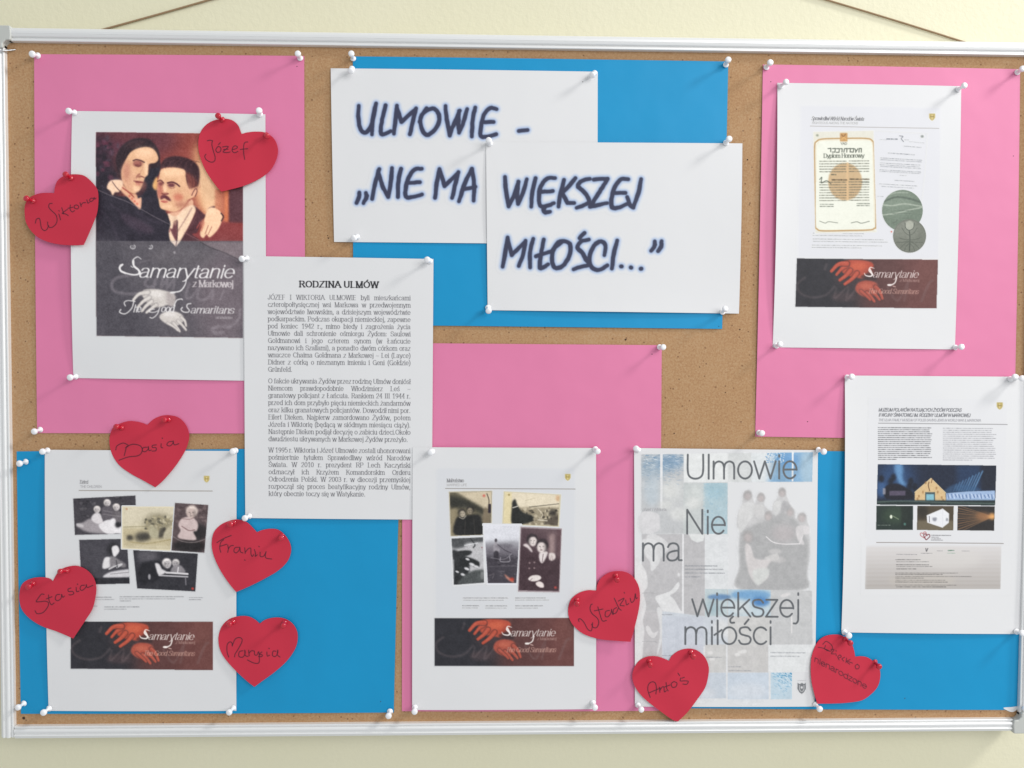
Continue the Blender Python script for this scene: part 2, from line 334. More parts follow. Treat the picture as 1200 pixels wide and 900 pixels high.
class Canvas:
    """pixels are photo positions x0..x1, y0..y1 at s samples per photo pixel; colours are sRGB 0..255"""
    def __init__(c, x0, y0, x1, y1, s=1.25, paper=(214, 216, 216)):
        c.x0, c.y0, c.s = x0, y0, s; c.w = int((x1-x0)*s)+1; c.h = int((y1-y0)*s)+1; c.paper = np.array(paper, float)
        c.img = np.tile(c.paper, (c.h, c.w, 1)); c.a = np.zeros((c.h, c.w)); c.T = lambda p: np.asarray(p, float)
        c.clip = None; c.k = 1.0
    def zoom(c, ox, oy, k):
        c.T = lambda p: np.asarray(p, float)/k+np.array([ox, oy]); c.k = 1.0/k; return c
    def quadmap(c, quad, w, h):
        q = np.array(quad, float)
        c.T = lambda p: bil(q, np.asarray(p, float)[..., 0]/w, np.asarray(p, float)[..., 1]/h)
        c.k = np.linalg.norm(q[1]-q[0])/w; return c
    def px(c, pts): return (c.T(pts)-np.array([c.x0, c.y0]))*c.s
    def polymask(c, pts):
        p = c.px(pts); ss = 3
        x0 = max(int(p[:, 0].min())-1, 0); x1 = min(int(p[:, 0].max())+3, c.w); y0 = max(int(p[:, 1].min())-1, 0); y1 = min(int(p[:, 1].max())+3, c.h)
        m = np.zeros((c.h, c.w))
        if x1 <= x0 or y1 <= y0: return m
        H, W = (y1-y0)*ss, (x1-x0)*ss; xs = x0+(np.arange(W)+.5)/ss-.5; cnt = np.zeros((H, W), bool)
        n = len(p)
        for r in range(H):
            y = y0+(r+.5)/ss-.5; ya, yb = p[:, 1], np.roll(p[:, 1], -1); xa, xb = p[:, 0], np.roll(p[:, 0], -1)
            k = (ya > y) != (yb > y)
            if not k.any(): continue
            xi = np.sort(xa[k]+(y-ya[k])*(xb[k]-xa[k])/(yb[k]-ya[k]))
            cnt[r] = (np.searchsorted(xi, xs) % 2).astype(bool)
        m[y0:y1, x0:x1] = cnt.reshape(y1-y0, ss, x1-x0, ss).mean((1, 3)); return m
    def put(c, m, col, al=1.0):
        if c.clip is not None: m = m*c.clip
        m = m*al; c.img += (np.array(col, float)-c.img)*m[..., None]; c.a = np.maximum(c.a, m)
    def setclip(c, pts, sm=False):
        c.clip = None
        if pts is not None: c.clip = c.polymask(smooth(pts, 5, True) if sm else np.array(pts, float))
    def poly(c, pts, col, blur=0.5, al=1.0, sm=True):
        p = smooth(pts, 4, True) if sm else np.array(pts, float)
        c.put(gblur(c.polymask(p), blur*c.s), col, al)
    def rect(c, x0, y0, x1, y1, col, blur=0.0, al=1.0): c.poly([(x0, y0), (x1, y0), (x1, y1), (x0, y1)], col, blur, al, False)
    def blob(c, x, y, rx, ry, col, al=1.0, soft=0.32, rot=0):
        a = np.linspace(0, 2*np.pi, 18, endpoint=False); ca, sa = math.cos(math.radians(rot)), math.sin(math.radians(rot))
        X, Y = rx*np.cos(a), ry*np.sin(a); pts = np.stack([x+X*ca-Y*sa, y+X*sa+Y*ca], -1)
        c.put(gblur(c.polymask(pts), min(rx, ry)*c.k*c.s*soft), col, al)
    def strokes(c, segs, m=None):
        """segs: list of (polyline px array, width array/scalar in canvas px)"""
        if m is None: m = np.zeros((c.h, c.w))
        for p, wd in segs:
            wd = np.broadcast_to(np.asarray(wd, float), (len(p),))
            for i in range(len(p)-1):
                (ax, ay), (bx, by) = p[i], p[i+1]; w = 0.5*(wd[i]+wd[i+1]); R = w/2+1
                x0 = max(int(min(ax, bx)-R), 0); x1 = min(int(max(ax, bx)+R)+2, c.w); y0 = max(int(min(ay, by)-R), 0); y1 = min(int(max(ay, by)+R)+2, c.h)
                if x1 <= x0 or y1 <= y0: continue
                X, Y = np.meshgrid(np.arange(x0, x1), np.arange(y0, y1)); dx, dy = bx-ax, by-ay; L = dx*dx+dy*dy+1e-9
                t = np.clip(((X-ax)*dx+(Y-ay)*dy)/L, 0, 1); d = np.hypot(X-ax-t*dx, Y-ay-t*dy)
                cov = np.clip(0.5+w/2-d, 0, 1) if w >= 1 else np.clip(1-d, 0, 1)*w
                m[y0:y1, x0:x1] = np.maximum(m[y0:y1, x0:x1], cov)
        return m
    def line(c, pts, w, col, al=1.0, sm=True, blur=0.0, taper=False):
        p = smooth(pts, 5) if sm else np.array(pts, float); q = c.px(p)
        wd = np.full(len(q), w*c.k*c.s)
        if taper: wd = wd*(np.linspace(1, .62, len(q)) if taper == 'tip' else (0.35+0.65*np.sin(np.linspace(0, np.pi, len(q)))))
        c.put(gblur(c.strokes([(q, wd)]), blur*c.s), col, al)
    def lines(c, L, w, col, al=1.0, sm=True, blur=0.0):
        m = np.zeros((c.h, c.w))
        for pts in L:
            p = smooth(pts, 5) if sm else np.array(pts, float); c.strokes([(c.px(p), w*c.k*c.s)], m)
        c.put(gblur(m, blur*c.s), col, al)
    def noise(c, cell, amp, seed=1, tint=(1, 1, 1), mask=None):
        n = noise2(c.h, c.w, cell*c.s, seed)*amp
        mm = c.clip if c.clip is not None else (c.a > 0)
        if mask is not None: mm = mm*mask
        c.img += n[..., None]*np.array(tint)*mm[..., None]
    def greek(c, x0, x1, y, w, col, al, seed=0, slope=0.0):
        """a line of print too small to read"""
        r = random.Random(seed); x = x0; L = []
        while x < x1:
            n = r.uniform(3, 9)*w*0.9; e = min(x+n, x1); L.append([(x, y+slope*(x-x0)), (e, y+slope*(e-x0))]); x = e+w*0.8
        m = np.zeros((c.h, c.w))
        for q in L: c.strokes([(c.px(np.array(q, float)), w*c.k*c.s)], m)
        m = m*(0.75+0.9*noise2(c.h, c.w, 1.3*c.s, seed+5)); c.put(np.clip(m, 0, 1), col, al)
    def soften(c, r):
        c.img = gblur(c.img, r*c.s); c.a = np.maximum(c.a, gblur(c.a, r*c.s))
    def finger(c, pts, w, col, edge, blur=0.35):
        c.line(pts, w*1.28, edge, .75, blur=blur*1.5, taper='tip'); c.line(pts, w, col, 1, blur=blur, taper='tip')
        p = np.array(pts, float); c.line(p+np.array([w*.12, -w*.2]), w*.35, tuple(min(255, v+18) for v in col), .6, blur=blur, taper='tip')
    def build(c, name, sheet, eps=0.00010, label=None, mat=None, fn=None):
        img = np.clip(c.img, 0, 255); k = WHITE/ lin(c.paper).mean(); col = lin(img)*k
        base = np.array([WHITE, WHITE*0.992, WHITE]); wp = lin(c.paper)
        col = lin(img)/wp*base
        on = c.a > 0.012
        ys, xs = np.mgrid[0:c.h, 0:c.w]; px = c.x0+xs/c.s; py = c.y0+ys/c.s
        W = (fn or sheet.at)(px, py, eps*0.5)
        fm = on[:-1, :-1] | on[1:, :-1] | on[1:, 1:] | on[:-1, 1:]
        idx = np.arange(c.h*c.w).reshape(c.h, c.w)
        Fq = np.stack([idx[:-1, :-1], idx[1:, :-1], idx[1:, 1:], idx[:-1, 1:]], -1)[fm]
        use = np.unique(Fq); remap = np.zeros(c.h*c.w, np.int64); remap[use] = np.arange(len(use))
        o = mesh_np(name, W.reshape(-1, 3)[use], remap[Fq], mat or M_ink, sheet.o if sheet else None, col=col.reshape(-1, 3)[use])
        if label: o['label'] = label
        return o
# ------------------------------------------------------------------ stroke font (baseline 0, x-height 5, capitals 7)
GL = {
'a': '4.6|~.5,3.9 1,4.7 2,5 3,4.7 3.5,3.9 3.5,3|3.5,3.2 3.5,1 ~|~3.5,1.2 3.6,.2 4.4,.1|~3.5,2.9 2,2.7 .8,2.2 .3,1.2 .8,.2 1.8,0 2.8,.3 3.5,1.2',
'b': '4.7|.6,7 .6,0|@2.4,2.5,1.85,2.5,0,360', 'c': '4.3|@2.4,2.5,2,2.5,42,318', 'd': '4.8|4.1,7 4.1,0|@2.3,2.5,1.9,2.5,0,360',
'e': '4.7|.4,2.6 4.2,2.6|@2.3,2.5,1.9,2.5,0,322', 'f': '2.8|~2.8,6.9 2,7 1.3,6.6 1.2,5.6|1.2,5.7 1.2,0|.2,5 2.5,5', 'g': '4.8|@2.3,2.5,1.9,2.5,0,360|~4.1,5 4.1,0 3.8,-1.4 2.4,-2 1,-1.7 .6,-1',
'h': '4.6|.6,7 .6,0|~.6,3 1,4.4 2.3,5 3.5,4.5 3.8,3.4|3.8,3.5 3.8,0', 'i': '1.6|.8,5 .8,0|.8,6.3 .8,6.8', 'j': '1.7|~.9,5 .9,0 .8,-1.2 .3,-1.9 -.4,-1.9|.9,6.5 .9,7',
'k': '4.3|.6,7 .6,0|3.8,5 .6,1.9|1.8,3 4.1,0', 'l': '1.6|.8,7 .8,0', 'm': '7.2|.6,5 .6,0|~.6,3 1,4.4 2.1,5 3.2,4.5 3.6,3.3|3.6,3.5 3.6,0|~3.6,3 4,4.4 5.1,5 6.2,4.5 6.5,3.3|6.5,3.5 6.5,0',
'n': '4.6|.6,5 .6,0|~.6,3 1,4.4 2.3,5 3.5,4.5 3.8,3.4|3.8,3.5 3.8,0', 'o': '4.8|@2.4,2.5,2,2.5,0,360', 'p': '4.7|.6,5 .6,-2|@2.4,2.5,1.85,2.5,0,360', 'r': '2.9|.6,5 .6,0|~.6,3 1,4.3 1.8,4.9 2.8,4.9',
's': '4|~3.5,4.1 2.8,4.9 1.8,5 .8,4.7 .5,3.9 .9,3 2,2.6 3.2,2.2 3.6,1.3 3.1,.3 2,0 .9,.2 .3,1.1', 't': '2.7|~1.2,6.5 1.2,1 1.5,.2 2.4,0|.2,5 2.4,5', 'u': '4.6|~.6,5 .6,1.4 1,.4 2.1,0 3.3,.6 3.8,2|3.8,5 3.8,0',
'w': '6.6|.2,5 1.7,0|1.7,0 3.3,5|3.3,5 4.9,0|4.9,0 6.4,5', 'y': '4.3|.2,5 2.2,0|~4.1,5 2.2,0 1.5,-1.6 .5,-2', 'z': '4|.4,5 3.6,5|3.6,5 .3,0|.3,0 3.7,0', 'v': '4.2|.2,5 2.1,0|2.1,0 4,5', 'x': '4|.3,5 3.7,0|3.7,5 .3,0',
'A': '6|.1,0 3,7|3,7 5.9,0|1.1,2.4 4.9,2.4', 'B': '5.4|.8,7 .8,0|~.8,7 3.2,7 4.4,6.4 4.5,4.5 3.2,3.8 .8,3.8|~.8,3.8 3.6,3.7 4.9,2.8 4.8,.8 3.4,0 .8,0', 'C': '6|@3.2,3.5,2.8,3.5,40,320', 'D': '6|.8,7 .8,0|~.8,7 3,7 4.8,6.2 5.5,3.5 4.8,.8 3,0 .8,0', 'E': '5|.8,7 .8,0|.8,7 4.6,7|.8,3.8 4.2,3.8|.8,0 4.7,0',
'F': '4.8|.8,7 .8,0|.8,7 4.5,7|.8,3.7 4,3.7', 'G': '6.4|@3.2,3.5,2.8,3.5,40,330|5.7,0 5.7,3.2|5.9,3.2 3.6,3.2', 'H': '6|.8,7 .8,0|5.2,7 5.2,0|.8,3.8 5.2,3.8', 'I': '2.4|1.2,7 1.2,0', 'J': '4|~3.2,7 3.2,1.8 2.7,.4 1.6,0 .4,.6 .2,1.8', 'K': '5.6|.8,7 .8,0|5,7 .8,2.8|2.4,4.3 5.4,0', 'L': '4.8|.8,7 .8,0|.8,0 4.5,0',
'M': '7.2|.8,7 .8,0|.8,7 3.6,0|3.6,0 6.4,7|6.4,7 6.4,0', 'N': '6|.8,7 .8,0|.8,7 5.2,0|5.2,0 5.2,7', 'O': '6.6|@3.3,3.5,2.9,3.5,0,360', 'P': '5.2|.8,7 .8,0|~.8,7 3.4,7 4.6,6.3 4.7,4.1 3.5,3.3 .8,3.3', 'R': '5.8|.8,7 .8,0|~.8,7 3.4,7 4.7,6.3 4.8,4.4 3.5,3.6 .8,3.6|3,3.6 5.4,0',
'S': '5.2|~4.6,5.6 3.9,6.7 2.6,7 1.2,6.6 .6,5.4 1.1,4.2 2.6,3.6 4.2,3.1 4.9,1.8 4.2,.4 2.6,0 1,.4 .3,1.7', 'T': '5.2|2.6,7 2.6,0|.2,7 5,7', 'U': '6|~.8,7 .8,2.3 1.4,.6 3,0 4.6,.6 5.2,2.3 5.2,7', 'W': '8|.2,7 2,0|2,0 4,7|4,7 6,0|6,0 7.8,7', 'Y': '5.4|.2,7 2.7,3.4|5.2,7 2.7,3.4|2.7,3.4 2.7,0', 'Z': '5.2|.4,7 4.8,7|4.8,7 .3,0|.3,0 4.9,0',
'V': '5.6|.2,7 2.8,0|2.8,0 5.4,7', 'X': '5.4|.3,7 5,0|5,7 .3,0', 'Q': '6.6|@3.3,3.5,2.9,3.5,0,360|4,1.6 6,-.4', '0': '4.6|@2.3,3.5,1.9,3.5,0,360', '1': '4.6|.9,5.6 2.5,7|2.5,7 2.5,0', '2': '4.6|~.5,5.4 1.1,6.7 2.3,7 3.6,6.6 4,5.4 3.3,3.7 1.7,1.9 .4,.1|.4,0 4.2,0', '3': '4.6|~.6,6 2.2,7 3.7,6.3 3.6,4.4 2.1,3.8|~2.1,3.8 3.9,3.3 4.2,1.4 2.9,.1 1.2,.1 .4,1.2', '4': '4.6|3.2,7 3.2,0|3.2,7 .3,2.2|.3,2.2 4.4,2.2', '5': '4.6|3.9,7 1.1,7|1.1,7 .8,4|~.8,4 2.4,4.5 3.9,3.7 4,1.6 2.8,.1 1.3,0 .4,1', '9': '4.6|@2.3,4.8,1.8,2.2,0,360|~4.1,4.9 3.8,2.2 2.6,.5 1,0',
'.': '1.8|.9,0 .9,.45', ',': '1.8|~1,.5 .9,-.4 .4,-1.3', ':': '1.8|.9,.4 .9,.8|.9,3.8 .9,4.3', '-': '3|.5,2.6 2.5,2.6', '–': '4.6|.2,2.6 4.4,2.6', '(': '2.4|~2.1,7.4 .9,5.2 .6,2.7 .9,.2 2.1,-1.8', ')': '2.4|~.3,7.4 1.5,5.2 1.8,2.7 1.5,.2 .3,-1.8', ' ': '2.4|'}
COMP = {'ą': ('a', 'o'), 'ę': ('e', 'o'), 'ć': ('c', 'a'), 'ń': ('n', 'a'), 'ó': ('o', 'a'), 'ś': ('s', 'a'), 'ź': ('z', 'a'), 'ż': ('z', 'd'), 'ü': ('u', 'u'), 'ł': ('l', 's'), 'Ł': ('L', 's'), 'Ó': ('O', 'A'), 'Ś': ('S', 'A'), 'Ż': ('Z', 'D'), 'Ę': ('E', 'o'), 'Ą': ('A', 'o')}
_gc = {}
def glyph(ch):
    if ch in _gc: return _gc[ch]
    base, mod = COMP.get(ch, (ch, ''))
    wd, *ps = GL[base].split('|'); wd = float(wd); out = []
    for s in ps:
        s = s.strip()
        if not s or s == '~': continue
        if s[0] == '@':
            cx, cy, rx, ry, a0, a1 = map(float, s[1:].split(',')); a = np.radians(np.linspace(a0, a1, 22)); out.append((np.stack([cx+rx*np.cos(a), cy+ry*np.sin(a)], -1), False))
        else:
            sm = s[0] == '~'; p = np.array([[float(v) for v in q.split(',')] for q in s.replace('~', '').split()])
            out.append((smooth(p, 5) if sm else p, not sm))
    c = wd/2
    if mod == 'a': out.append((np.array([[c-.1, 5.9], [c+1, 7.3]]), False))
    if mod == 'A': out.append((np.array([[c-.1, 7.8], [c+1, 9]]), False))
    if mod == 'd': out.append((np.array([[c, 6.3], [c, 6.8]]), False))
    if mod == 'D': out.append((np.array([[c, 8], [c, 8.5]]), False))
    if mod == 'u': out += [(np.array([[c-.9, 6.4], [c-.9, 6.9]]), False), (np.array([[c+.7, 6.4], [c+.7, 6.9]]), False)]
    if mod == 's': out.append((np.array([[-.1, 2.7], [1.9, 4.2]]) if base == 'l' else np.array([[-.3, 2.6], [2.6, 4.4]]), False))
    if mod == 'o': out.append((smooth([[wd-.9, 0], [wd-1.7, -.9], [wd-1.5, -1.8], [wd-.6, -1.8]], 4), False))
    _gc[ch] = (wd, out); return _gc[ch]
def text(c, s, x0, x1, y0, size, col, y1=None, style='sans', w=0.9, slant=0.0, al=1.0, blur=0.0, just=True, track=0.0, jitter=0.0, hx=None, gap=None):
    """size: capital height in canvas-transform units; x0..x1 the width to fill (x1 None: natural)"""
    u = size/7.0; r = random.Random(len(s)); y1 = y0 if y1 is None else y1
    words = s.split(' ')
    ww = [sum(glyph(ch)[0]+track for ch in wd_) for wd_ in words]; space = 2.4 if gap is None else gap
    nat = (sum(ww)+space*(len(words)-1))*u; hs = 1.0 if hx is None else hx; sp = space*u
    if x1 is not None:
        if hx is None: hs = (x1-x0)/nat; sp *= hs
        elif len(words) > 1: sp = (x1-x0-sum(ww)*u*hs)/(len(words)-1)
    L = x1-x0 if x1 is not None else nat; m = np.zeros((c.h, c.w)); x = x0
    for wd_, wn in zip(words, ww):
        for ch in wd_:
            gw, st = glyph(ch); jy = r.uniform(-jitter, jitter)*size
            for p, straight in st:
                X = x+(p[:, 0]*hs+p[:, 1]*slant)*u; Y = y0+(y1-y0)*(X-x0)/max(L, 1e-6)-p[:, 1]*u+jy
                q = c.px(np.stack([X, Y], -1)); W = w*u*c.k*c.s
                if style in ('serif', 'script'):
                    d = np.gradient(q, axis=0); vert = np.abs(d[:, 1])/(np.hypot(d[:, 0], d[:, 1])+1e-9)
                    wd2 = W*(0.42+0.62*vert) if style == 'serif' else W*(0.42+0.68*vert)
                    c.strokes([(q, wd2)], m)
                    if style == 'serif' and straight and abs(p[0, 1]-p[-1, 1]) > 2:
                        for e in (p[0], p[-1]):
                            if e[1] in (0, 7, 5, -2) and abs(p[0, 0]-p[-1, 0]) < abs(p[0, 1]-p[-1, 1]):
                                ew = 0.9; full = not (e[1] == 5)
                                X2 = x+(np.array([e[0]-ew, e[0]+(ew if full else 0)])*hs)*u; Y2 = y0+(y1-y0)*(X2-x0)/max(L, 1e-6)-e[1]*u
                                c.strokes([(c.px(np.stack([X2, Y2], -1)), W*0.6)], m)
                else: c.strokes([(q, W)], m)
            x += (gw+track)*u*hs
        x += sp
    c.put(gblur(m, blur*c.s), col, al)
# ------------------------------------------------------------------ the big headline papers
UP = """103,120 100,180 110,250 135,278 165,255 190,190 203,108;203,108 185,200 180,290;260,118 240,200 232,260 240,288 290,270;325,120 318,200 308,285;!325,125 352,215 435,140;438,136 420,210 402,288;500,136 465,190 470,250 500,292 550,260 575,200 560,150 525,138 480,165 458,215;610,122 618,200 635,295;!635,295 650,250 695,150;690,150 686,220 690,278;!690,278 712,230 737,140;785,132 770,200 765,300;910,140 870,135 835,175 820,235 815,295 850,302 908,288;832,217 893,215;!1040,268 1092,262;105,630 105,655 90,690;145,632 148,655 130,690;222,492 200,570 180,665;!215,500 240,590 275,655;275,655 290,570 298,485;350,490 335,560 332,655;472,490 430,493 395,540 378,600 378,652 420,655 472,640;395,572 460,568;575,490 560,570 550,660;!575,490 605,590 683,515;686,508 665,590 650,660;765,490 725,570 690,680;765,490 778,580 775,675;708,612 785,595"""
UP2 = """108,88 115,170 130,260;!130,260 160,200 190,115;188,115 180,190 185,245;!185,245 215,180 236,100;288,95 270,170 262,262;403,95 360,95 325,130 308,190 315,255 355,257 396,240;325,175 390,170;350,258 335,280 345,295 372,290;455,105 435,180 422,262;522,95 480,145 440,182;!440,175 475,240 515,240;605,98 560,110 535,140 560,165 590,200 600,235 560,258 528,268;!630,102 710,98 608,262 708,240;830,102 790,100 755,140 735,200 735,265 780,265 832,242;750,182 815,180;905,100 890,180 860,265;860,267 840,250 825,205;125,442 110,530 95,612;!125,450 148,545 225,468;230,462 215,540 190,608;275,450 255,530 257,618;335,455 320,540 312,612 330,618 362,600;290,552 375,525;440,470 395,510 385,575 400,618 445,610 485,550 492,490 465,465 420,470 385,520;600,455 555,465 533,500 560,530 582,570 600,600 560,612 510,628;545,445 575,415;690,545 697,490 670,465 630,490 603,560 618,618 660,632 708,605;765,460 745,540 735,625;!788,612 792,612;!845,618 849,618;!903,625 907,625;985,465 985,490 965,520;1025,465 1022,495 1005,522"""
def headline(sheet, data, ox, oy, box, paper):
    c = Canvas(*box, s=1.6, paper=paper).zoom(ox, oy, 5.0); segs = []
    for s in data.split(';'):
        st = s[0] == '!'; p = np.array([[float(v) for v in q.split(',')] for q in s.strip('!').split()])
        p = p if st else smooth(p, 4); n = len(p)
        wd = 21.5+4.5*np.sin(np.linspace(0.3, 2.9, n)) if n > 2 else np.full(n, 23.5)
        # a slightly ragged brush edge
        pp = [p[0]];
        for i in range(1, n):
            k = max(1, int(np.hypot(*(p[i]-p[i-1]))/14))
            for j in range(1, k+1): pp.append(p[i-1]+(p[i]-p[i-1])*j/k)
        pp = np.array(pp); w2 = np.interp(np.linspace(0, 1, len(pp)), np.linspace(0, 1, n), wd)*(1+0.16*(rng.random(len(pp))-.5)); pp = pp+(rng.random(pp.shape)-.5)*2.2
        segs.append((c.px(pp), w2*c.k*c.s))
    m = c.strokes(segs); halo = c.strokes([(a, b+3.6*c.s) for a, b in segs])
    c.put(np.clip(gblur(halo, 1.2*c.s)*1.0, 0, 1), (116, 148, 204), 0.62); c.put(np.clip(gblur(halo, 2.6*c.s), 0, 1), (185, 205, 228), 0.35)
    c.put(gblur(m, 0.42*c.s), (46, 50, 74), 0.97); c.build('headline', sheet)
headline(s_h1, UP, 400, 100, (408, 112, 632, 246), (208, 212, 214))
headline(s_h2, UP2, 570, 190, (581, 197, 784, 326), (212, 215, 218))
# ------------------------------------------------------------------ the typed page
TL = [("JÓZEF I WIKTORIA ULMOWIE byli mieszkańcami", 1), ("czteroipołtysięcznej wsi Markowa w przedwojennym", 1), ("województwie lwowskim, a dzisiejszym województwie", 1), ("podkarpackim. Podczas okupacji niemieckiej, zapewne", 1), ("pod koniec 1942 r., mimo biedy i zagrożenia życia", 1), ("Ulmowie dali schronienie ośmiorgu Żydom: Saulowi", 1), ("Goldmanowi i jego czterem synom (w Łańcucie", 1), ("nazywano ich Szallami), a ponadto dwóm córkom oraz", 1), ("wnuczce Chaima Goldmana z Markowej – Lei (Layce)", 1), ("Didner z córką o nieznanym imieniu i Geni (Gołdzie)", 1), ("Grünfeld.", 0),
 ("O fakcie ukrywania Żydów przez rodzinę Ulmów doniósł", 1), ("Niemcom prawdopodobnie Włodzimierz Leś –", 1), ("granatowy policjant z Łańcuta. Rankiem 24 III 1944 r.", 1), ("przed ich dom przybyło pięciu niemieckich żandarmów", 1), ("oraz kilku granatowych policjantów. Dowodził nimi por.", 1), ("Eilert Dieken. Najpierw zamordowano Żydów, potem", 1), ("Józefa i Wiktorię (będącą w siódmym miesiącu ciąży).", 1), ("Następnie Dieken podjął decyzję o zabiciu dzieci.Około", 1), ("dwudziestu ukrywanych w Markowej Żydów przeżyło.", 2),
 ("W 1995 r. Wiktoria i Józef Ulmowie zostali uhonorowani", 1), ("pośmiertnie tytułem Sprawiedliwy wśród Narodów", 1), ("Świata. W 2010 r. prezydent RP Lech Kaczyński", 1), ("odznaczył ich Krzyżem Komandorskim Orderu", 1), ("Odrodzenia Polski. W 2003 r. w diecezji przemyskiej", 1), ("rozpoczął się proces beatyfikacyjny rodziny Ulmów,", 1), ("który obecnie toczy się w Watykanie.", 0)]
YL = [350.9+8.44*i for i in range(11)]+[448.9+8.48*i for i in range(9)]+[529.9+8.5*i for i in range(7)]
c = Canvas(310, 325, 486, 585, s=2.4, paper=(209, 212, 213))
text(c, "RODZINA ULMÓW", 351, 444.5, 336.3, 6.8, (40, 40, 44), y1=337.2, style='serif', w=1.7, blur=0.0, track=1.0, gap=2.6)
for (s, j), y in zip(TL, YL):
    t = (y-350)/230; x0 = 314.2+1.0*t; x1 = 481.5-0.2*t
    n_ = len(s.replace(' ', '')); body = (sum(glyph(ch)[0] for ch in s.replace(' ', ''))+.55*n_)*5.3/7; nsp = s.count(' ')
    if j == 1: hs = min(0.95, (x1-x0-nsp*1.6)/body); x2 = x1
    else: hs = 0.95; x2 = x0+body*hs+nsp*2.0
    text(c, s, x0, x2, y, 5.3, (56, 56, 62), y1=y+.9*(x2-x0)/167, style='serif', w=0.70, hx=hs, blur=0.0, track=.55)
c.build('typed_text', s_text)
# ------------------------------------------------------------------ couple portrait
def Z(ox, oy, k): return lambda L: [(ox+x/k, oy+y/k) for x, y in L]
A = Z(100, 140, 10); B = Z(170, 170, 10); C6 = Z(105, 220, 6.316); D7 = Z(130, 300, 7.5)
SK = (219, 176, 140)
c = Canvas(110, 153, 289, 398, s=1.7, paper=(206, 208, 208))
c.setclip([(113, 155), (285, 157), (285, 396), (113.8, 393.5)])
c.rect(105, 150, 300, 400, (140, 72, 64))
c.blob(150, 165, 60, 26, (96, 56, 64), .9); c.blob(118, 190, 18, 34, (62, 46, 58), .95); c.blob(124, 215, 22, 24, (48, 42, 52), 1); c.blob(138, 172, 10, 8, (90, 55, 70), .6)
for i in range(34): c.blob(114+rng.random()*26, 160+rng.random()*60, 1.5+rng.random()*2.5, 1.2+rng.random()*2.5, [(120, 66, 84), (34, 32, 40), (80, 74, 86)][i % 3], .5)
c.poly([(228, 170), (240, 180), (252, 200), (262, 240), (258, 262), (236, 250), (226, 220)], (206, 148, 112), 4); c.poly([(232, 190), (246, 200), (256, 226), (258, 244), (240, 246), (232, 215)], (224, 184, 146), 2.5)
c.rect(263, 200, 268, 262, (206, 126, 88), 1.5); c.rect(252, 222, 262, 262, (176, 98, 76), 1.2, .6); c.rect(268.5, 215, 290, 262, (92, 60, 66), .9); c.rect(262, 262, 290, 283, (132, 62, 62), 2)
c.poly(C6([(720, 300), (800, 330), (900, 250), (1140, 290), (1140, 400), (700, 400)]), (132, 64, 64), 1.5)
# dress and suit
c.poly(A([(130, 800), (280, 870), (400, 900), (640, 880), (760, 700), (900, 850), (960, 1100), (1130, 1260), (1130, 1440), (100, 1440)]), (50, 46, 56), .8)
c.poly(A([(740, 520), (870, 490), (880, 620), (800, 760), (860, 900), (640, 900), (680, 690)]), (46, 44, 54), .8)
c.poly(C6([(230, 200), (330, 215), (470, 300), (440, 340), (300, 290)]), (74, 62, 74), 1.8, .8)
# woman
c.poly(A([(410, 690), (380, 600), (360, 470), (400, 350), (480, 270), (600, 222), (740, 232), (830, 310), (872, 400), (875, 520), (850, 560), (750, 560), (700, 420), (500, 480), (450, 620)]), (52, 40, 46), .7)
c.poly(A([(480, 300), (600, 250), (720, 262), (640, 300), (540, 340)]), (80, 56, 58), 1.2, .6)
c.poly(A([(425, 640), (440, 560), (480, 470), (530, 390), (610, 345), (720, 325), (800, 350), (848, 415), (856, 475), (820, 510), (752, 525), (742, 590), (735, 650), (702, 682), (690, 720), (676, 765), (645, 830), (590, 872), (520, 850), (470, 790), (440, 730)]), SK, .45)
c.poly(A([(425, 600), (470, 520), (520, 560), (520, 680), (560, 800), (500, 830), (440, 720)]), (208, 158, 130), 1.6, .7)
c.blob(162, 191.5, 5.5, 3.4, (150, 92, 84), .85); c.line(A([(565, 485), (600, 472), (650, 482), (695, 505)]), 1.5, (72, 44, 48), .9); c.line(A([(590, 540), (625, 552), (655, 540)]), 1.1, (86, 48, 52), .85)
c.poly(A([(752, 530), (745, 600), (738, 640), (770, 560)]), (90, 56, 58), .6, .7); c.line(A([(680, 560), (650, 620), (640, 662)]), .9, (196, 146, 122), .8); c.line(A([(600, 690), (615, 655), (640, 640)]), 1.3, (140, 84, 76), .9); c.line(A([(655, 668), (690, 680)]), 1.2, (120, 68, 66), .85)
c.line(A([(572, 722), (620, 730), (685, 742)]), 1.4, (120, 62, 64), .95); c.line(A([(600, 752), (650, 762)]), 1.1, (190, 120, 108), .7); c.blob(161, 222, 4, 4, (232, 196, 162), .7); c.poly(A([(590, 872), (645, 830), (680, 760), (700, 720), (720, 800), (650, 900)]), (70, 48, 54), .8)
c.poly(A([(440, 760), (520, 860), (600, 880), (620, 940), (640, 1010), (560, 960), (440, 860), (350, 740)]), (214, 168, 136), .6); c.line(A([(440, 800), (560, 900), (620, 1000)]), 1.4, (150, 66, 60), .8)
c.poly(A([(300, 720), (420, 712), (445, 760), (400, 848), (352, 856), (325, 893), (298, 840), (258, 802)]), (228, 196, 168), .5); c.line(A([(320, 730), (370, 800), (420, 850)]), .9, (80, 56, 58), .9); c.poly(C6([(290, 70), (360, 80), (385, 75), (378, 160), (340, 130)]), (220, 172, 144), .5)
for q in [(152, 230), (155, 233), (158, 236), (161, 239)]: c.blob(q[0], q[1], 1.3, 1.3, (200, 100, 84), .8)
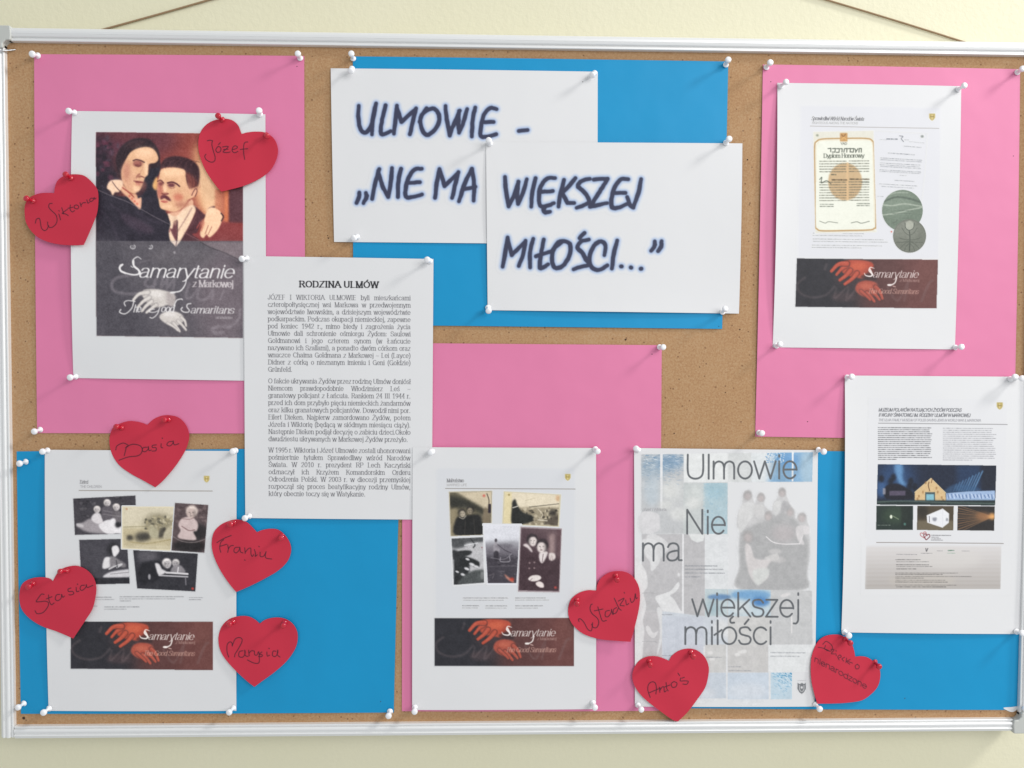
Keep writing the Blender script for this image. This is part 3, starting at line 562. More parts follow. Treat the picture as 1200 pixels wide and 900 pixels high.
c.blob(170, 179, 12, 5, (240, 204, 170), .75, .6); c.blob(149, 200, 4, 12, (178, 120, 104), .65, .6); c.blob(157, 208, 5, 5, (204, 154, 128), .7, .6); c.blob(161.5, 192.5, 5.2, 2.8, (120, 70, 68), .8, .5); c.blob(161, 191.3, 3.2, 1.1, (176, 116, 102), .8); c.blob(171.5, 197, 2, 8, (240, 206, 172), .7); c.blob(167, 217, 4, 5.5, (176, 122, 104), .55, .6); c.blob(163.5, 207, 2.4, 1.4, (140, 86, 76), .7); c.blob(163, 213.6, 4.6, 1.2, (128, 62, 62), .85); c.blob(162, 216.6, 3.2, 1, (196, 128, 112), .7); c.blob(160, 221, 4, 2.4, (236, 198, 164), .6)
for k in range(9): c.line([(142+k*1.2, 196-k*3.4), (146+k*2, 176-k*1.2), (156+k*2.2, 166-k*.2), (170+k*1.6, 164.5)], .5, [(84, 64, 68), (34, 26, 34)][k % 2], .55)
# man
c.poly(B([(190, 275), (195, 215), (240, 160), (330, 132), (430, 138), (530, 170), (610, 230), (640, 300), (640, 400), (620, 480), (585, 500), (560, 540), (520, 540), (470, 400), (460, 300), (300, 262)]), (64, 42, 48), .7); c.poly(B([(480, 320), (570, 380), (610, 460), (560, 530), (520, 530), (490, 420)]), (122, 68, 62), 1.2, .85)
c.poly(B([(195, 285), (300, 266), (400, 272), (470, 300), (478, 370), (495, 460), (520, 515), (560, 545), (620, 500), (612, 560), (570, 610), (520, 640), (480, 710), (440, 740), (380, 790), (320, 785), (240, 765), (180, 735), (160, 640), (145, 560), (140, 470), (165, 380)]), SK, .45)
c.poly(B([(150, 450), (190, 470), (215, 540), (190, 590), (160, 620), (145, 540)]), (190, 120, 104), .9, .75); c.poly(B([(90, 470), (130, 380), (150, 400), (140, 520), (110, 520)]), (214, 166, 110), .8)
c.line(B([(150, 425), (185, 415), (218, 445)]), 1.6, (84, 48, 52), .9); c.blob(188.5, 215.5, 2.6, 1.5, (110, 64, 64), .9); c.line(B([(265, 445), (320, 435), (370, 455), (405, 485)]), 1.7, (78, 42, 50), .95); c.blob(201, 217.3, 3.8, 1.9, (96, 54, 66), .9); c.line(B([(280, 500), (320, 512), (350, 500)]), .8, (150, 96, 88), .7)
c.line(B([(240, 460), (225, 520), (205, 560)]), 1.1, (204, 150, 124), .8); c.line(B([(198, 568), (230, 580), (275, 572)]), 1.3, (110, 56, 58), .95); c.poly(B([(178, 610), (205, 585), (245, 590), (280, 610), (308, 655), (270, 650), (230, 625), (190, 640)]), (92, 46, 56), .5, .95); c.line(B([(195, 662), (230, 672), (265, 668)]), 1.3, (186, 100, 92), .85)
c.blob(209.5, 231.5, 5.5, 4.2, (196, 118, 96), .7); c.poly(B([(240, 765), (330, 790), (440, 742), (480, 690), (500, 640), (540, 650), (480, 760), (380, 830), (290, 820)]), (160, 98, 84), .9, .8); c.poly(B([(520, 520), (560, 505), (612, 500), (605, 570), (570, 605), (540, 600)]), (214, 164, 134), .5); c.line(B([(550, 590), (570, 545), (600, 510), (612, 545), (590, 600)]), 1.0, (90, 48, 50), .9)
c.poly(B([(290, 800), (420, 770), (540, 640), (570, 700), (540, 860), (400, 940), (300, 900)]), (214, 168, 140), .5)
c.poly(C6([(580, 190), (640, 215), (705, 150), (770, 130), (790, 165), (745, 270), (690, 370), (640, 432), (600, 395), (588, 330), (600, 260)]), (232, 204, 176), .5); c.poly(C6([(625, 250), (655, 245), (650, 320), (648, 400), (625, 370), (600, 310), (615, 300)]), (96, 54, 62), .5, .9); c.line(C6([(648, 240), (652, 330), (644, 425)]), .9, (60, 38, 46), .9); c.line(C6([(600, 300), (592, 330)]), .8, (150, 80, 84), .9)
c.poly(C6([(770, 130), (820, 170), (860, 200), (885, 150), (930, 145), (830, 250), (800, 330), (760, 345), (820, 395), (690, 395), (690, 370), (745, 270), (788, 170)]), (84, 52, 58), .6)
c.poly(C6([(868, 175), (905, 148), (955, 165), (982, 205), (975, 260), (950, 310), (915, 350), (885, 368), (868, 345), (845, 372), (826, 362), (820, 330), (845, 260)]), (230, 194, 160), .45); c.line(C6([(880, 280), (858, 340)]), .9, (150, 92, 80), .9); c.line(C6([(905, 290), (880, 345)]), .9, (150, 92, 80), .85); c.line(C6([(850, 260), (830, 320)]), 1.2, (196, 116, 96), .8); c.line(C6([(820, 255), (795, 300)]), 1.2, (170, 84, 76), .8); c.line(C6([(975, 190), (992, 215), (978, 245)]), 1.6, (66, 44, 48), .9)
c.line(C6([(60, 15), (160, 60), (270, 100), (385, 160), (480, 215), (600, 275)]), .8, (128, 118, 122), .75); c.line(C6([(700, 330), (820, 395)]), .8, (150, 110, 110), .6)
c.blob(203, 202, 13, 4.5, (242, 206, 170), .75, .6); c.blob(187.5, 222, 2.6, 12, (180, 112, 98), .6, .6); c.blob(189, 215.5, 3, 2.4, (120, 66, 66), .75, .5); c.blob(201, 216.6, 4.8, 2.4, (116, 66, 70), .75, .5); c.blob(193.5, 221, 1.7, 5, (240, 202, 168), .8); c.blob(194, 227, 3.5, 1.4, (140, 80, 74), .7); c.blob(213, 240, 8, 3.6, (168, 108, 92), .7, .6); c.blob(208, 231, 5, 5, (188, 112, 94), .6, .7); c.blob(220, 222, 4, 7, (218, 170, 138), .6, .7); c.blob(196, 242, 6, 2.2, (238, 198, 164), .6); c.blob(192.5, 236, 4, 1.1, (176, 92, 86), .8)
for k in range(12): c.line([(191+k*3.2, 196+abs(k-4)*.5), (194+k*3.2, 190), (200+k*3.1, 186+abs(k-5)*.7)], .6, [(104, 72, 72), (38, 24, 32)][k % 2], .5)
for k in range(7): c.line([(222+k*1.8, 202+k), (224+k*1.8, 212+k), (223+k*1.6, 222)], .6, [(140, 84, 74), (84, 48, 48)][k % 2], .5)
for L in ([(225, 244), (218, 256), (208, 272)], [(232, 248), (226, 262), (216, 276)]): c.line(L, 1.2, (112, 74, 76), .6, blur=.5)
for L in ([(130, 240), (150, 256), (165, 276)], [(120, 248), (132, 262), (138, 282)], [(160, 248), (176, 258), (190, 262)]): c.line(L, 2.4, (72, 64, 76), .55, blur=1)
c.blob(205, 258, 3, 6, (204, 172, 146), .5); c.blob(247, 247, 5, 4, (240, 206, 172), .7); c.blob(238, 262, 2.4, 5, (200, 140, 116), .5)
# grey lower half
c.rect(105, 282.5, 300, 400, (88, 84, 90), .3); c.poly([(113, 284), (140, 284), (150, 330), (180, 394), (113, 394)], (74, 71, 78), 8, .9); c.blob(262, 350, 34, 60, (116, 104, 110), .75); c.blob(215, 300, 40, 14, (104, 99, 103), .6)
c.poly(C6([(820, 402), (1137, 402), (1137, 545), (1000, 485), (900, 440)]), (126, 114, 118), 1.0, .9, False); c.line(C6([(820, 402), (900, 445), (1000, 482), (1137, 548)]), .9, (62, 58, 62), .8)
c.poly(C6([(590, 395), (602, 398), (640, 437), (672, 398), (680, 395)]), (226, 206, 190), .4, 1, False); c.line(C6([(646, 396), (640, 430)]), .9, (80, 60, 70), .8); c.blob(204.6, 296, 1.2, 1.5, (170, 165, 168), .8)
for X, e in ((322, 300), (450, 210)): c.line(C6([(X+17*math.cos(math.radians(a)), 438+15*math.sin(math.radians(a))) for a in range(-60, e-60, 30)]), 1.1, (205, 203, 203), .9); c.line(C6([(X-4, 428), (X+4, 436), (X-2, 446)]), .8, (190, 188, 190), .8)
# large ghost script
for L, w in [([(180, 170), (60, 190), (10, 250), (40, 310), (160, 335), (300, 320)], 26), ([(250, 60), (330, 40), (350, 40)], 10), ([(330, 190), (300, 250), (360, 270), (400, 200), (380, 280)], 20), ([(460, 180), (440, 280), (500, 200), (490, 290), (560, 200), (550, 290)], 20), ([(690, 240), (660, 350), (700, 370), (780, 280), (760, 370), (840, 380), (900, 300), (890, 380)], 22), ([(1000, 300), (960, 380)], 18), ([(1140, 470), (1120, 560), (1030, 640)], 20), ([(1040, 620), (950, 620), (900, 640), (920, 680), (990, 670)], 30)]:
    c.line(D7(L), w/7.5, (150, 142, 148), .42, blur=.7)
HD = (208, 202, 195); HE = (112, 106, 108)
c.poly(D7([(300, 296), (380, 291), (470, 303), (558, 338), (566, 400), (545, 440), (500, 430), (450, 448), (390, 450), (330, 420), (290, 370), (270, 330)]), HD, .6); c.poly(D7([(490, 320), (560, 342), (566, 400), (545, 440), (500, 430)]), (158, 148, 146), 1.4, .7); c.blob(*D7([(400, 335)])[0], 9, 4, (226, 221, 215), .8)
for L, w in ([(400, 430), (360, 460), (315, 497)], 30), ([(360, 400), (310, 440), (275, 485)], 31), ([(340, 365), (285, 400), (242, 445)], 31), ([(330, 320), (250, 335), (200, 385)], 33): c.finger(D7(L), w/7.5, HD, HE)
c.poly(D7([(428, 530), (460, 500), (520, 484), (580, 492), (632, 522), (640, 570), (590, 610), (520, 610), (450, 570)]), HD, .6); c.blob(*D7([(520, 515)])[0], 8, 3, (224, 219, 214), .8)
for L, w in ([(620, 540), (650, 570), (663, 615)], 24), ([(590, 570), (630, 610), (662, 650)], 24), ([(550, 590), (580, 625), (607, 663)], 25), ([(500, 590), (550, 620), (590, 655)], 20): c.finger(D7(L), w/7.5, HD, HE)
def script_logo(c, M, S, col, al=1.0, w=1.0, ghost=False):
    """the slanted hand lettering; M maps its own 0..1200 x 0..750 drawing units"""
    c.line(M([(268, 28), (235, 8), (195, 38), (200, 80), (240, 118), (258, 150), (205, 166), (120, 146), (78, 116), (84, 82), (106, 72)]), 13*S*w, col, al, taper=True); c.line(M([(200, 42), (205, 90), (245, 125), (250, 152)]), 15*S*w, col, al); c.line(M([(105, 76), (82, 100), (90, 132), (130, 152)]), 16*S*w, col, al)
    c.line(M([(178, 88), (192, 100), (208, 88), (196, 76)]), 6*S*w, col, al)
    c.line(M([(668, 188), (655, 250), (615, 305), (560, 318), (525, 318)]), 11*S*w, col, al, taper=True); c.blob(*M([(545, 322)])[0], 24*S, 9*S, col, al, .3)
D7L = lambda L: D7(L)
script_logo(c, D7L, 1/7.5, (232, 230, 228))
c.T = lambda p: np.array(D7(np.atleast_2d(p))); c.k = 1/7.5
def txt(c, s, x0, x1, y, size, col, **k): text(c, s, x0, x1, y, size, col, **k)
txt(c, "amarytanie", 246, 1080, 186, 112, (234, 232, 230), y1=194, style='script', w=.80, slant=.30, jitter=.03)
txt(c, "z Markowej", 722, 1078, 270, 56, (205, 198, 198), style='serif', w=1.2, y1=274)
c.line([(215, 400), (150, 392), (120, 410), (130, 440)], 8, (228, 226, 224)); c.line([(205, 395), (185, 460), (130, 508), (80, 495), (90, 470)], 9, (228, 226, 224)); txt(c, "he", 200, 262, 492, 62, (228, 226, 224), style='script', w=1, slant=.25)
c.line([(385, 468), (350, 470), (340, 490), (380, 495), (420, 480)], 7, (228, 226, 224)); c.line([(430, 455), (410, 510), (370, 545), (345, 540)], 8, (228, 226, 224)); txt(c, "ood", 440, 555, 492, 60, (228, 226, 224), style='script', w=1, slant=.25); c.line([(555, 440), (580, 390), (620, 378), (630, 384)], 9, (228, 226, 224))
c.line([(705, 418), (675, 425), (670, 450), (690, 475), (680, 494), (640, 492), (618, 470), (630, 452)], 9, (228, 226, 224)); txt(c, "amaritans", 700, 1080, 502, 62, (228, 226, 224), y1=506, style='script', w=.85, slant=.3)
txt(c, "of Markowa", 925, 1072, 552, 22, (190, 184, 186), style='serif', w=1.1, al=.8)
c.T = lambda p: np.asarray(p, float); c.k = 1; c.soften(.42); cm = c.setclip([(110, 150), (290, 150), (290, 282.5), (110, 282.5)]); mk = c.clip[..., None]; c.img = np.clip(c.img*(1-mk)+mk*(118+(c.img-118)*1.13), 20, 250); c.setclip([(113, 155), (285, 157), (285, 396), (113.8, 393.5)]); c.noise(1.1, 16, 3); c.noise(3, 8, 14); c.noise(9, 8, 4)
c.img += 0; c.build('portrait_print', s_couple)
# ------------------------------------------------------------------ the banner with two hands
def banner(sheet, quad, paper, s=1.6):
    q = np.array(quad); c = Canvas(q[:, 0].min()-2, q[:, 1].min()-2, q[:, 0].max()+2, q[:, 1].max()+2, s=s, paper=paper)
    c.setclip(q); qq = q
    c.T = lambda p: bil(qq, (np.asarray(p, float)[..., 0]-163)/826, (np.asarray(p, float)[..., 1]-318)/283); c.k = np.linalg.norm(q[1]-q[0])/826; k = 1/c.k/5
    c.rect(100, 250, 1100, 650, (38, 38, 44)); c.poly([(560, 200), (1100, 200), (1100, 700), (600, 700), (520, 560), (560, 450)], (84, 52, 50), 9, 1, False); c.poly([(800, 200), (1100, 200), (1100, 700), (780, 700)], (104, 62, 58), 10, .8, False); c.blob(930, 380, 60, 110, (112, 70, 64), .5)
    c.blob(480, 430, 90, 60, (66, 50, 52), .6); c.blob(440, 540, 70, 30, (84, 66, 68), .5)
    for L, w in [([(215, 430), (170, 470), (190, 520), (260, 545), (340, 530), (390, 480)], 14), ([(400, 490), (395, 550), (470, 480), (460, 560), (520, 490)], 12), ([(700, 480), (760, 560), (820, 450), (800, 560)], 12), ([(900, 560), (940, 460), (960, 440)], 16), ([(340, 350), (330, 380)], 16)]: c.line(L, w, (120, 104, 104), .28, blur=.6)
    O = (172, 74, 54); E = (52, 32, 34)
    c.poly([(440, 330), (520, 322), (600, 335), (614, 365), (575, 400), (560, 430), (510, 425), (450, 410), (420, 370)], O, .7); c.blob(530, 360, 50, 22, (198, 96, 66), .7); c.blob(590, 395, 26, 28, (140, 62, 48), .6)
    for L, w in ([(520, 400), (490, 435), (450, 465)], 26), ([(480, 385), (455, 415), (420, 442)], 27), ([(460, 355), (430, 375), (400, 410)], 24), ([(460, 345), (410, 350), (370, 390)], 28): c.finger(L, w, O, E)
    c.poly([(512, 490), (530, 455), (580, 442), (630, 455), (650, 490), (640, 520), (580, 540), (530, 520)], (160, 76, 60), .7); c.blob(575, 475, 35, 16, (184, 98, 76), .7)
    for L, w in ([(630, 480), (655, 505), (672, 548)], 22), ([(610, 505), (635, 530), (655, 555)], 20), ([(580, 515), (605, 540), (625, 565)], 22), ([(545, 505), (580, 535), (600, 556)], 18): c.finger(L, w, (162, 76, 60), E)
    c.poly([(540, 420), (600, 400), (640, 440), (580, 440)], (50, 36, 38), .8, .7)
    W = (232, 228, 222)
    c.line([(620, 372), (598, 366), (590, 385), (608, 405), (600, 418), (572, 414), (562, 400)], 8, W, taper=True); c.line([(596, 378), (612, 410)], 8, W); text(c, "amarytanie", 612, 876, 424, 42, W, y1=424, style='script', w=.62, slant=.32)
    c.line([(752, 425), (742, 455), (718, 468), (702, 468)], 6, W); c.blob(712, 468, 14, 6, W, 1, .3); text(c, "z Markowej", 772, 885, 447, 15, (190, 165, 155), w=1.2, style='serif', al=.7); c.line([(732, 474), (746, 478)], 5, (220, 190, 180), .8)
    text(c, "The Good Samaritans", 584, 880, 518, 28, (214, 176, 160), w=1, style='script', slant=.3, al=.62)
    c.soften(.3); c.noise(1.3, 10, 5); c.noise(6, 7, 6); c.build('banner_print', sheet)
banner(s_cert, [(933, 303), (1098.5, 304.5), (1097, 361.3), (931.5, 359.6)], (219, 224, 223)); banner(s_mid, [(509.3, 724.2), (672.5, 724.2), (672.5, 780.3), (509.3, 780.3)], (208, 210, 210)); banner(s_kids, [(83.5, 728), (249.8, 728.7), (249.8, 785), (83.3, 783.3)], (198, 202, 204))
# ------------------------------------------------------------------ shared bits of the exhibition pages
def crest(c, x, y, w=6.5):
    h = w*1.15; G = (176, 160, 92); c.poly([(x-w/2, y-h/2), (x+w/2, y-h/2), (x+w/2, y+h*.1), (x+w*.3, y+h*.38), (x, y+h*.55), (x-w*.3, y+h*.38), (x-w/2, y+h*.1)], G, .35, .95, False); c.line([(x, y-h*.25), (x, y+h*.3)], w*.2, (214, 200, 150), .7); c.line([(x-w*.25, y-h*.05), (x+w*.25, y-h*.05)], w*.17, (120, 105, 60), .6)
def scan_tint(sheet, quad, tint, paper, eps=.00005):
    """the faint grey of the scanned page printed inside the white margins"""
    q = np.array(quad, float); c = Canvas(q[:, 0].min()-2, q[:, 1].min()-2, q[:, 0].max()+2, q[:, 1].max()+2, s=.5, paper=paper); c.poly(q, tint, 0, 1, False); c.img[...] = np.where(c.a[..., None] > .02, c.img, c.paper); c.build('scan_background', sheet, eps)
def photo(sheet, quad, paper, fn, name='photo_print', s=1.6, border=None, zoom=None, noise=(1.2, 14), eps=.00012, rag=0):
    q = np.array(quad, float); c = Canvas(q[:, 0].min()-2, q[:, 1].min()-2, q[:, 0].max()+2, q[:, 1].max()+2, s=s, paper=paper)
    if border is not None: c.poly(q, border, .2, 1, False)
    g = q.mean(0); qi = g+(q-g)*(.955 if border is not None else 1); c.setclip(qi)
    if zoom: c.zoom(*zoom)
    fn(c); c.soften(.3); c.noise(noise[0], noise[1], int(q[0, 0])); c.noise(5, noise[1]*.7, int(q[0, 0])+1); c.build(name, sheet, eps)
# ------------------------------------------------------------------ lower left: children photos (units: zoom (80,550) x6)
def head(c, x, y, r, skin, hair, d=0):
    dk = tuple(v*.62 for v in skin); c.blob(x, y-r*.22, r*1.05, r*1.02, hair, 1, .14); c.blob(x+d*r*.15, y+r*.18, r*.76, r*.92, skin, 1, .14)
    c.blob(x-(d or 1)*r*.5, y+r*.25, r*.3, r*.75, dk, .5, .4); c.blob(x+d*r*.1-r*.3, y+r*.02, r*.17, r*.1, dk, .85, .3); c.blob(x+d*r*.1+r*.3, y+r*.02, r*.17, r*.1, dk, .85, .3)
    c.blob(x+d*r*.25, y+r*.3, r*.09, r*.2, dk, .5, .3); c.blob(x+d*r*.15, y+r*.62, r*.26, r*.07, dk, .8, .3); c.blob(x, y-r*.85, r*.5, r*.2, tuple(min(255, v+22) for v in hair), .6)
PK = (198, 202, 204); zk = (80, 550, 6.0); K6 = lambda L: [(80+x/6, 550+y/6) for x, y in L]
def kids1(c):
    c.rect(0, 150, 520, 500, (58, 56, 62)); 
    for i in range(46): c.blob(40+rng.random()*440, 190+rng.random()*160, 6+rng.random()*16, 4+rng.random()*8, [(34, 33, 38), (100, 98, 102)][i % 2], .5, .15)
    c.poly([(60, 395), (110, 370), (160, 345), (230, 370), (330, 440), (250, 450), (140, 440)], (150, 146, 150), 1.0); c.poly([(215, 395), (260, 360), (300, 355), (350, 440), (270, 450)], (216, 216, 218), .6); c.poly([(60, 380), (100, 385), (110, 405), (70, 400)], (185, 183, 185), .6)
    for x, y, r in ((205, 283, 23), (276, 238, 24), (340, 268, 24)):
        head(c, x, y, r, (192, 188, 188), (214, 210, 206), 0)
    c.poly([(175, 320), (200, 305), (230, 315), (245, 370), (200, 380), (165, 350)], (206, 204, 206), .6); c.poly([(245, 265), (310, 265), (320, 330), (300, 350), (240, 345)], (88, 84, 90), .7); c.poly([(310, 300), (370, 295), (385, 360), (330, 370)], (100, 96, 100), .7); c.line([(250, 290), (310, 300)], 6, (140, 136, 140), .5); c.line([(250, 315), (310, 322)], 6, (140, 136, 140), .5); c.line([(315, 325), (380, 330)], 6, (150, 146, 150), .5)
    c.poly([(295, 360), (330, 345), (345, 400), (390, 400), (390, 450), (330, 440)], (226, 226, 228), .7); c.blob(350, 390, 20, 20, (30, 30, 34), .9)
photo(s_kids, K6([(37, 205), (474, 183), (484, 450), (50, 460)]), PK, kids1, zoom=zk)
def kids3(c):
    c.rect(0, 480, 520, 820, (56, 55, 62)); c.poly([(80, 480), (300, 480), (260, 820), (80, 820)], (66, 65, 72), 4, .8, False)
    c.blob(320, 560, 40, 45, (32, 32, 36), .95, .3); c.poly([(310, 545), (345, 535), (362, 570), (345, 600), (325, 615), (312, 585)], (214, 214, 216), .5); c.poly([(250, 640), (270, 615), (320, 625), (335, 665), (290, 690), (245, 695)], (212, 212, 214), .6); c.poly([(300, 610), (370, 640), (410, 670), (390, 690), (330, 670), (300, 700)], (120, 118, 122), .8)
    c.line([(290, 700), (330, 680), (380, 665), (345, 690)], 10, (200, 200, 202), .9); c.poly([(245, 755), (300, 720), (430, 700), (490, 700), (490, 750), (300, 760)], (196, 196, 200), .7); c.line([(300, 735), (430, 722)], 5, (110, 108, 112), .8); c.rect(180, 762, 520, 820, (36, 36, 42), .6); c.line([(350, 700), (340, 640)], 8, (50, 50, 54), .6)
photo(s_kids, K6([(80, 495), (382, 487), (430, 560), (436, 803), (98, 810)][:1]+[(414, 487), (434, 802), (98, 808)]), PK, kids3, zoom=zk, eps=.00013)
def kids4(c):
    c.rect(450, 550, 920, 870, (42, 42, 48)); c.blob(560, 610, 80, 50, (110, 108, 114), .6); c.poly([(500, 700), (530, 655), (600, 640), (660, 660), (650, 760), (560, 800), (490, 790)], (28, 28, 34), 1.2); c.poly([(612, 660), (640, 665), (660, 700), (690, 720), (640, 745), (620, 700)], (206, 206, 208), .6)
    head(c, 694, 662, 31, (176, 174, 176), (220, 218, 216), 1); head(c, 757, 660, 25, (160, 158, 160), (196, 194, 192), -1); c.poly([(740, 680), (790, 675), (825, 722), (760, 725), (720, 720)], (130, 128, 132), .7); c.line([(690, 725), (770, 730), (840, 735)], 13, (210, 210, 212), .95, sm=False); c.line([(640, 745), (840, 755)], 10, (186, 186, 190), .9, sm=False); c.line([(775, 690), (770, 722)], 8, (220, 220, 222), .8)
    c.line([(825, 760), (828, 810)], 9, (110, 108, 114), .9); c.blob(572, 755, 9, 20, (190, 190, 194), .8); c.blob(875, 838, 9, 9, (190, 60, 50), .9, .3)
photo(s_kids, K6([(458, 566), (912, 592), (894, 858), (486, 836)]), PK, kids4, zoom=zk, eps=.00015)
def kids2(c):
    c.rect(370, 250, 760, 580, (196, 190, 164)); c.poly([(380, 262), (760, 262), (760, 330), (380, 400)], (204, 198, 176), 3, .8, False); c.rect(380, 412, 745, 560, (182, 173, 142), .8); c.line([(380, 405), (560, 400)], 7, (150, 142, 112), .8); c.blob(640, 370, 110, 58, (120, 114, 92), .8)
    for i in range(60): c.blob(540+rng.random()*200, 330+rng.random()*90, 5+rng.random()*10, 4+rng.random()*8, [(80, 78, 66), (160, 152, 122), (186, 180, 154)][i % 3], .7, .12)
    for x, y, r in ((435, 480, 24), (510, 475, 40), (550, 470, 35), (600, 425, 20), (670, 430, 26), (650, 460, 30)): c.blob(x, y, r, r*.8, (52, 50, 46), .9, .4)
    c.poly([(575, 410), (600, 400), (635, 440), (630, 480), (590, 480), (570, 450)], (170, 166, 140), .8); c.poly([(690, 420), (720, 410), (735, 460), (690, 490), (670, 470)], (176, 170, 146), .8); c.line([(440, 510), (560, 520), (740, 490)], 10, (150, 138, 100), .6); c.blob(412, 278, 8, 6, (180, 110, 70), .6)
    c.rect(380, 535, 740, 556, (194, 187, 160), .6, .8)
photo(s_kids, K6([(381, 260), (764, 262), (728, 572), (380, 556)]), PK, kids2, zoom=zk, eps=.00018, border=(212, 205, 176))
def kids5(c):
    c.rect(720, 220, 1000, 600, (82, 70, 72)); 
    for i in range(40): c.blob(750+rng.random()*230, 245+rng.random()*140, 8+rng.random()*16, 5+rng.random()*7, [(120, 104, 104), (60, 48, 50)][i % 2], .5, .15)
    c.blob(890, 440, 95, 62, (40, 36, 38), 1, .15); c.blob(850, 540, 120, 46, (30, 27, 29), 1, .3); c.poly([(775, 390), (800, 345), (870, 335), (912, 380), (905, 430), (880, 440), (900, 495), (800, 490), (770, 470), (790, 430)], (192, 176, 174), .6); head(c, 870, 302, 40, (186, 170, 164), (208, 196, 188), -1)
    c.line([(800, 400), (850, 430), (890, 425)], 8, (120, 96, 96), .8); c.line([(800, 345), (850, 352), (880, 340)], 6, (130, 108, 106), .7); c.line([(735, 470), (800, 505), (890, 512), (965, 490)], 7, (120, 112, 112), .8)
photo(s_kids, K6([(752, 235), (986, 250), (958, 586), (726, 570)]), PK, kids5, zoom=zk, eps=.00020)
c = Canvas(90, 553, 256, 578, s=2, paper=PK); text(c, "Dzieci", 94, 103.5, 566.6, 4.0, (70, 70, 74), style='serif', w=.75, slant=.1); text(c, "THE CHILDREN", 94.5, 119.5, 571.4, 2.6, (120, 120, 124), w=.8); c.line([(93, 574.6), (249, 575.4)], .8, (120, 112, 100), .85, sm=False); crest(c, 242.3, 561.4); c.build('page_heading', s_kids)
c = Canvas(110, 694, 250, 718, s=1.5, paper=PK)
for i, (a, b, y) in enumerate([(113, 131, 699.6), (113, 134, 702.2), (141, 215, 699.2), (141, 205, 701.6), (141, 154, 704), (222, 238, 700.2), (222, 236, 702.6), (110, 114, 710), (123, 163, 711), (123, 148, 713.6)]): c.greek(a, b, y, .9, (110, 112, 116), .6 if i % 2 else .8, i)
c.build('caption_text', s_kids)
# ------------------------------------------------------------------ bottom centre: five old photos (units: zoom (510,545) x5.806)
PM = (208, 210, 211); zm = (510, 545, 5.806); M5 = lambda L: [(510+x/5.806, 545+y/5.806) for x, y in L]
scan_tint(s_mid, [(512, 549.5), (674, 549.5), (672, 724), (510, 724)], (203, 206, 209), PM)
def m1(c):
    c.rect(80, 170, 400, 500, (98, 92, 74)); c.poly([(130, 170), (400, 170), (400, 330), (330, 300), (230, 240)], (196, 184, 158), 1.2, 1, False); c.poly([(90, 210), (200, 230), (330, 300), (330, 340), (240, 290), (100, 290)], (44, 44, 38), 2); c.poly([(100, 300), (150, 290), (150, 480), (100, 480)], (150, 138, 110), 1.5, .8, False); c.poly([(330, 300), (372, 320), (360, 480), (320, 480)], (120, 108, 88), 1)
    c.poly([(140, 370), (170, 350), (230, 340), (300, 340), (320, 400), (325, 475), (135, 475)], (28, 28, 28), 1.0); head(c, 182, 328, 25, (168, 158, 140), (52, 48, 42), 1); head(c, 240, 308, 25, (140, 130, 112), (38, 36, 32), -1); c.line([(205, 380), (200, 470)], 5, (70, 66, 60), .6); c.line([(262, 360), (270, 470)], 6, (60, 57, 52), .6); c.line([(165, 355), (190, 365), (210, 345)], 6, (170, 164, 150), .8); c.rect(360, 265, 384, 325, (34, 28, 40), .3); c.line([(352, 195), (366, 240), (362, 300)], 7, (60, 50, 44), .8); c.blob(332, 208, 9, 9, (196, 70, 60), .8, .4); c.rect(384, 175, 392, 470, (186, 176, 150), .4)
photo(s_mid, M5([(92, 180), (388, 174), (390, 420), (372, 480)][:2]+[(384, 478), (104, 486)]), PM, m1, zoom=zm, border=(176, 168, 146), eps=.00011)
def m2(c):
    c.rect(440, 160, 880, 440, (208, 198, 172)); c.rect(440, 160, 522, 440, (214, 202, 162), .4); c.poly([(522, 180), (860, 200), (850, 270), (640, 285), (530, 290)], (218, 208, 184), 1, 1, False); c.rect(522, 288, 860, 440, (150, 140, 118), 1)
    for i in range(80): c.blob(530+rng.random()*320, 292+rng.random()*115, 4+rng.random()*9, 4+rng.random()*7, [(54, 50, 42), (196, 186, 160), (120, 110, 90)][i % 3], .75, .1)
    c.poly([(522, 290), (525, 250), (545, 232), (560, 275), (595, 320), (660, 345), (660, 380), (600, 400), (522, 400)], (30, 32, 30), .8); c.line([(528, 290), (560, 280)], 6, (230, 226, 214), .9); c.blob(800, 325, 26, 24, (40, 36, 32), .95, .4); c.poly([(740, 385), (800, 350), (845, 345), (845, 410), (760, 400)], (70, 62, 54), .8, .8); c.line([(700, 372), (760, 378)], 8, (220, 212, 192), .8); c.line([(640, 285), (850, 262)], 5, (60, 56, 48), .8); c.line([(700, 300), (730, 335), (720, 360)], 7, (210, 200, 178), .7); c.blob(502, 202, 7, 7, (120, 100, 50), .8); c.blob(835, 225, 16, 22, (190, 150, 110), .7)
    c.line([(615, 240), (650, 232), (680, 225)], 4, (170, 160, 130), .6)
photo(s_mid, M5([(466, 178), (856, 200), (842, 420), (456, 402)]), PM, m2, zoom=zm, border=(198, 190, 160), eps=.00012)
